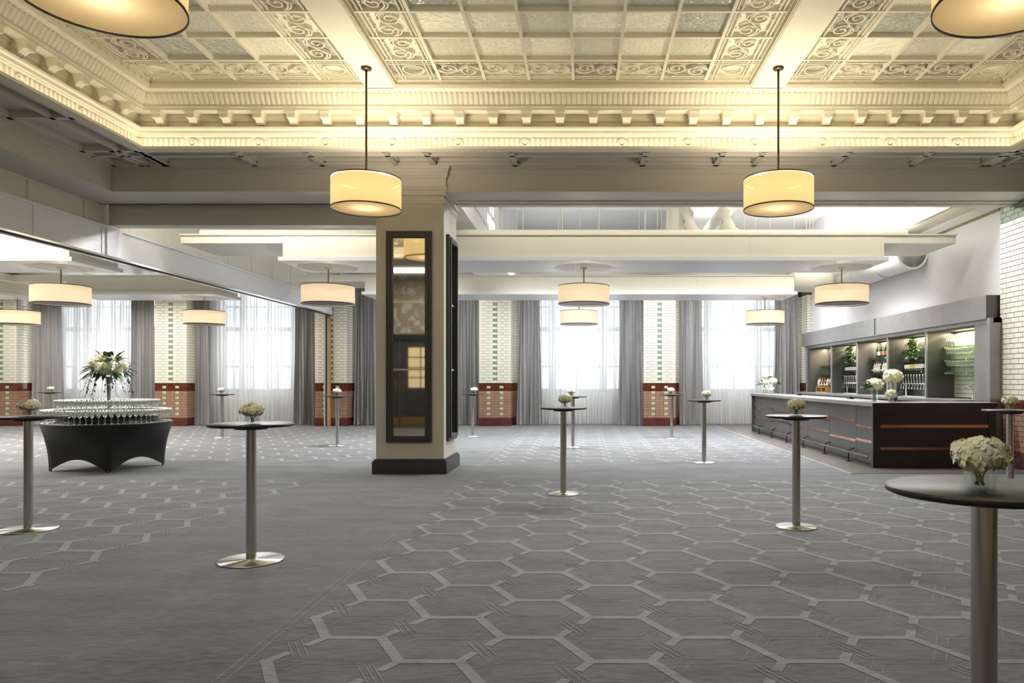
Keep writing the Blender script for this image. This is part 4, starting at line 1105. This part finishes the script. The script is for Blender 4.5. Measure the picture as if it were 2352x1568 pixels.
kinds = {'w': (BW, 'silver-necked dark wine bottle'), 'y': (BYl, 'yellow-labelled dark wine bottle'), 'b': (BBk, 'black-necked dark wine bottle'),
         'g': (CH1, 'green sparkling wine bottle with gold neck'), 'p': (CH2, 'sparkling wine bottle with pink label and neck'), 'o': (CH3, 'sparkling wine bottle with orange gold label'),
         'r': (SPR, 'clear spirit bottle with red cap'), 'c': (SPC, 'clear square spirit bottle with black cap'), 'n': (SPG, 'green round spirit bottle'), 'd': (SPD, 'dark round spirit bottle'),
         'e': (SRED, 'red liqueur bottle'), 'a': (SAM, 'amber liqueur bottle'), 'j': (SOR, 'orange cocktail bottle')}
def rowb(seq, x, y, dy, z, where):
    for k, ch_ in enumerate(seq):
        me_, lb = kinds[ch_]; putb(me_, x, y-k*dy, z, '%s, %s from left, %s' % (lb, ORDN[k], where), 'bottles, '+where)
rowb('wwwyyybbbb', 7.20, 16.12, .088, 1.63, 'front row, fourth back-bar bay')
rowb('wwbyybbbww', 7.30, 16.10, .088, 1.63, 'rear row, fourth back-bar bay')
rowb('wwwbbbbww', 7.20, 19.80, .09, 1.64, 'front row, second back-bar bay')
rowb('wwbbbwwbb', 7.30, 19.78, .09, 1.64, 'rear row, second back-bar bay')
rowb('gpo', 7.25, 17.78, .24, 1.98, 'upper shelf, middle back-bar bay')
rowb('dcrrcnrc', 7.19, 17.93, .105, 1.61, 'front row, middle back-bar bay')
rowb('ccerncdc', 7.30, 17.90, .105, 1.61, 'rear row, middle back-bar bay')
rowb('jjjjj', 7.22, 21.0, .14, 1.86, 'upper shelf, farthest back-bar bay')
cr = empty('wooden_crate', (7.05, 21.3, 1.07), 'small open wooden crate on the back counter at the far end, bottles on top', 'crate')
q = MB()
q.box(-.13, .13, -.62, .22, 0, .018, CRATE); q.box(-.13, .13, -.62, .22, .14, .16, CRATE)
for y in (-.62, -.21, .205): q.box(-.13, .13, y, y+.015, .018, .14, CRATE)
q.box(.115, .13, -.6, .2, .018, .14, CRATE); q.build('box', cr)
rowb('ccanrdaedc', 7.00, 21.48, .085, 1.231, 'front row on the wooden crate')
rowb('dcrnadcrca', 7.10, 21.46, .085, 1.231, 'rear row on the wooden crate')
rowb('erecr', 7.1, 20.55, .1, 1.07, 'beside the wooden crate')
# beer taps
def taps(lab, yc, n):
    e = empty('tap_font', (7.2, yc, 1.07), lab, 'beer taps')
    b = MB(); b.tube([(0, -.75, .28), (0, .75, .28)], .028, CHROMEB, 12)
    for y in (-.6, .6): b.tube([(.0, y, 0), (0, y, .28)], .025, CHROMEB, 12)
    b.build('manifold', e)
    for k in range(n):
        y = .62-k*.135; t = MB(); t.tube([(-.03, y, .28), (-.10, y, .27), (-.11, y, .16)], .014, CHROMEB, 8); t.lathe([(.010, 0), (.014, .09), (.022, .18), (.02, .195), (0, .20)], CHROMEB, 10, (-.06, y, .28)); t.build('tap', e)
    d = MB(); d.box(-.2, .1, -.75, .75, 0, .02, CHROMEB); d.build('drip_tray', e)
taps('row of steel beer taps in the second bay from the far end', 19.12, 10)
taps('row of steel beer taps in the fourth bay, behind the flower vases', 15.52, 10)
m = MB(); m.tube([(0, 0, 0), (0, 0, .22), (-.03, 0, .27), (-.12, 0, .25), (-.14, 0, .2)], .013, CHROMEB, 10); m.tube([(0, 0, .2), (0, .12, .25)], .010, CHROMEB, 8)
m.lathe([(.028, 0), (.02, .03), (.015, .05)], CHROMEB, 12)
tag(m.build('mixer_tap', None, (7.25, 13.45, 1.07)), 'curved steel mixer tap on the back counter in the nearest bay', 'tap')
# shelf plants
random.seed(21)
def ivy(lab, y, z):
    e = empty('potted_ivy', (7.25, y, z), lab, 'plant'); p = MB(); p.lathe([(0, 0), (.055, 0), (.07, .11), (.065, .11), (.055, .02)], CHAR, 16); p.build('pot', e)
    f = MB()
    for k in range(260):
        a = random.uniform(0, 2*PI); rr = random.uniform(.02, .24)*(1 if random.random() < .5 else .7); zz = random.uniform(-.22, .22)
        x = math.cos(a)*rr*.55-.08; yy = math.sin(a)*rr*1.25
        if x > .12: x = .12
        if zz > .2: zz = .2
        leaf(f, (x, yy, zz), (math.cos(a)*.7+random.uniform(-.4, .1), math.sin(a)+random.uniform(-.4, .4), random.uniform(-.8, .5)), random.uniform(.05, .08), random.uniform(.035, .05), LEAF if random.random() < .5 else LEAF2, .3)
    f.build('foliage', e)
ivy('bushy trailing green ivy on the upper shelf of the fourth bay', 15.75, 2.10)
ivy('bushy trailing green ivy on the upper shelf of the second bay from the far end', 19.45, 2.12)
# flower vases standing on the counter
def vase_flowers(lab, x, y, h, br, bloomoff=(0, 0), leaves=10, rv=.055, side=-1, n=170):
    e = empty('flower_vase', (x, y, BT), lab, 'flowers', 'hydrangeas in glass cylinders on the bar'); v = MB()
    v.lathe([(rv, 0), (rv, h), (rv-.004, h), (rv-.004, .012), (0, .012)], VASEG, 28); v.build('glass_vase', e)
    s = MB()
    for k in range(3): s.tube([(.02*k-.02, .01, .015), (bloomoff[0]*.6, bloomoff[1]*.6, h+.02)], .005, STEM, 6)
    s.build('stems', e)
    f = MB(); bloom(f, (bloomoff[0], bloomoff[1], h+br*.62), br, br*.78, n, .022); f.build('hydrangea_head', e)
    l = MB()
    for k in range(leaves):
        a = random.uniform(-.9, .9)+(PI if side < 0 else 0); el = random.uniform(-.3, .9)
        d = (math.cos(a)*math.cos(el), math.sin(a)*math.cos(el), math.sin(el)); leaf(l, (bloomoff[0]+d[0]*br*.6, bloomoff[1]+d[1]*br*.6, h+br*.4), d, random.uniform(.16, .22), .06, LEAF, .25)
    if leaves: l.build('foliage', e)
vase_flowers('tallest glass cylinder of white hydrangea on the near end of the bar', 5.17, 12.08, .33, .155, (0, 0), 8, .058, 1)
vase_flowers('middle-height glass cylinder of hydrangea with long leaves on the near end of the bar', 4.875, 12.10, .20, .138, (.0, 0), 18, .055, -1)
vase_flowers('low cylinder of small hydrangea in front of two taller vases on the near bar end', 5.03, 11.82, .075, .09, (0, 0), 9, .05, 1, 110)
vase_flowers('tallest glass cylinder of white hydrangea on the far end of the bar', 4.97, 19.72, .40, .105, (.0, 0), 9, .05, 1, 100)
vase_flowers('shorter glass cylinder of white hydrangea at the right of the far bar end', 5.12, 19.45, .26, .11, (0, 0), 9, .05, 1, 100)
vase_flowers('glass cylinder of white hydrangea with leaves at the left of the far bar end', 4.85, 19.4, .23, .105, (0, 0), 9, .05, -1, 100)
vase_flowers('low small glass cylinder of flowers on the far end of the bar', 4.95, 19.08, .07, .06, (0, 0), 6, .04, 1, 60)
# items on the bar
def card(lab, x, y):
    m = MB(); m.add([(0, -.05, 0), (.09, -.05, 0), (.09, -.05, .02), (.02, -.05, .055), (0, .09, 0), (.09, .09, 0), (.09, .09, .02), (.02, .09, .055)], [(0, 1, 2, 3), (4, 5, 6, 7), (0, 1, 5, 4), (1, 2, 6, 5), (2, 3, 7, 6), (3, 0, 4, 7)], BLACKM)
    tag(m.build('card_terminal', None, (x, y, BT)), lab, 'payment terminal')
card('small black wedge-shaped terminal on the bar top left of the vases', 5.1, 13.9)
card('small black wedge-shaped terminal on the bar top near the far end', 5.1, 17.2)
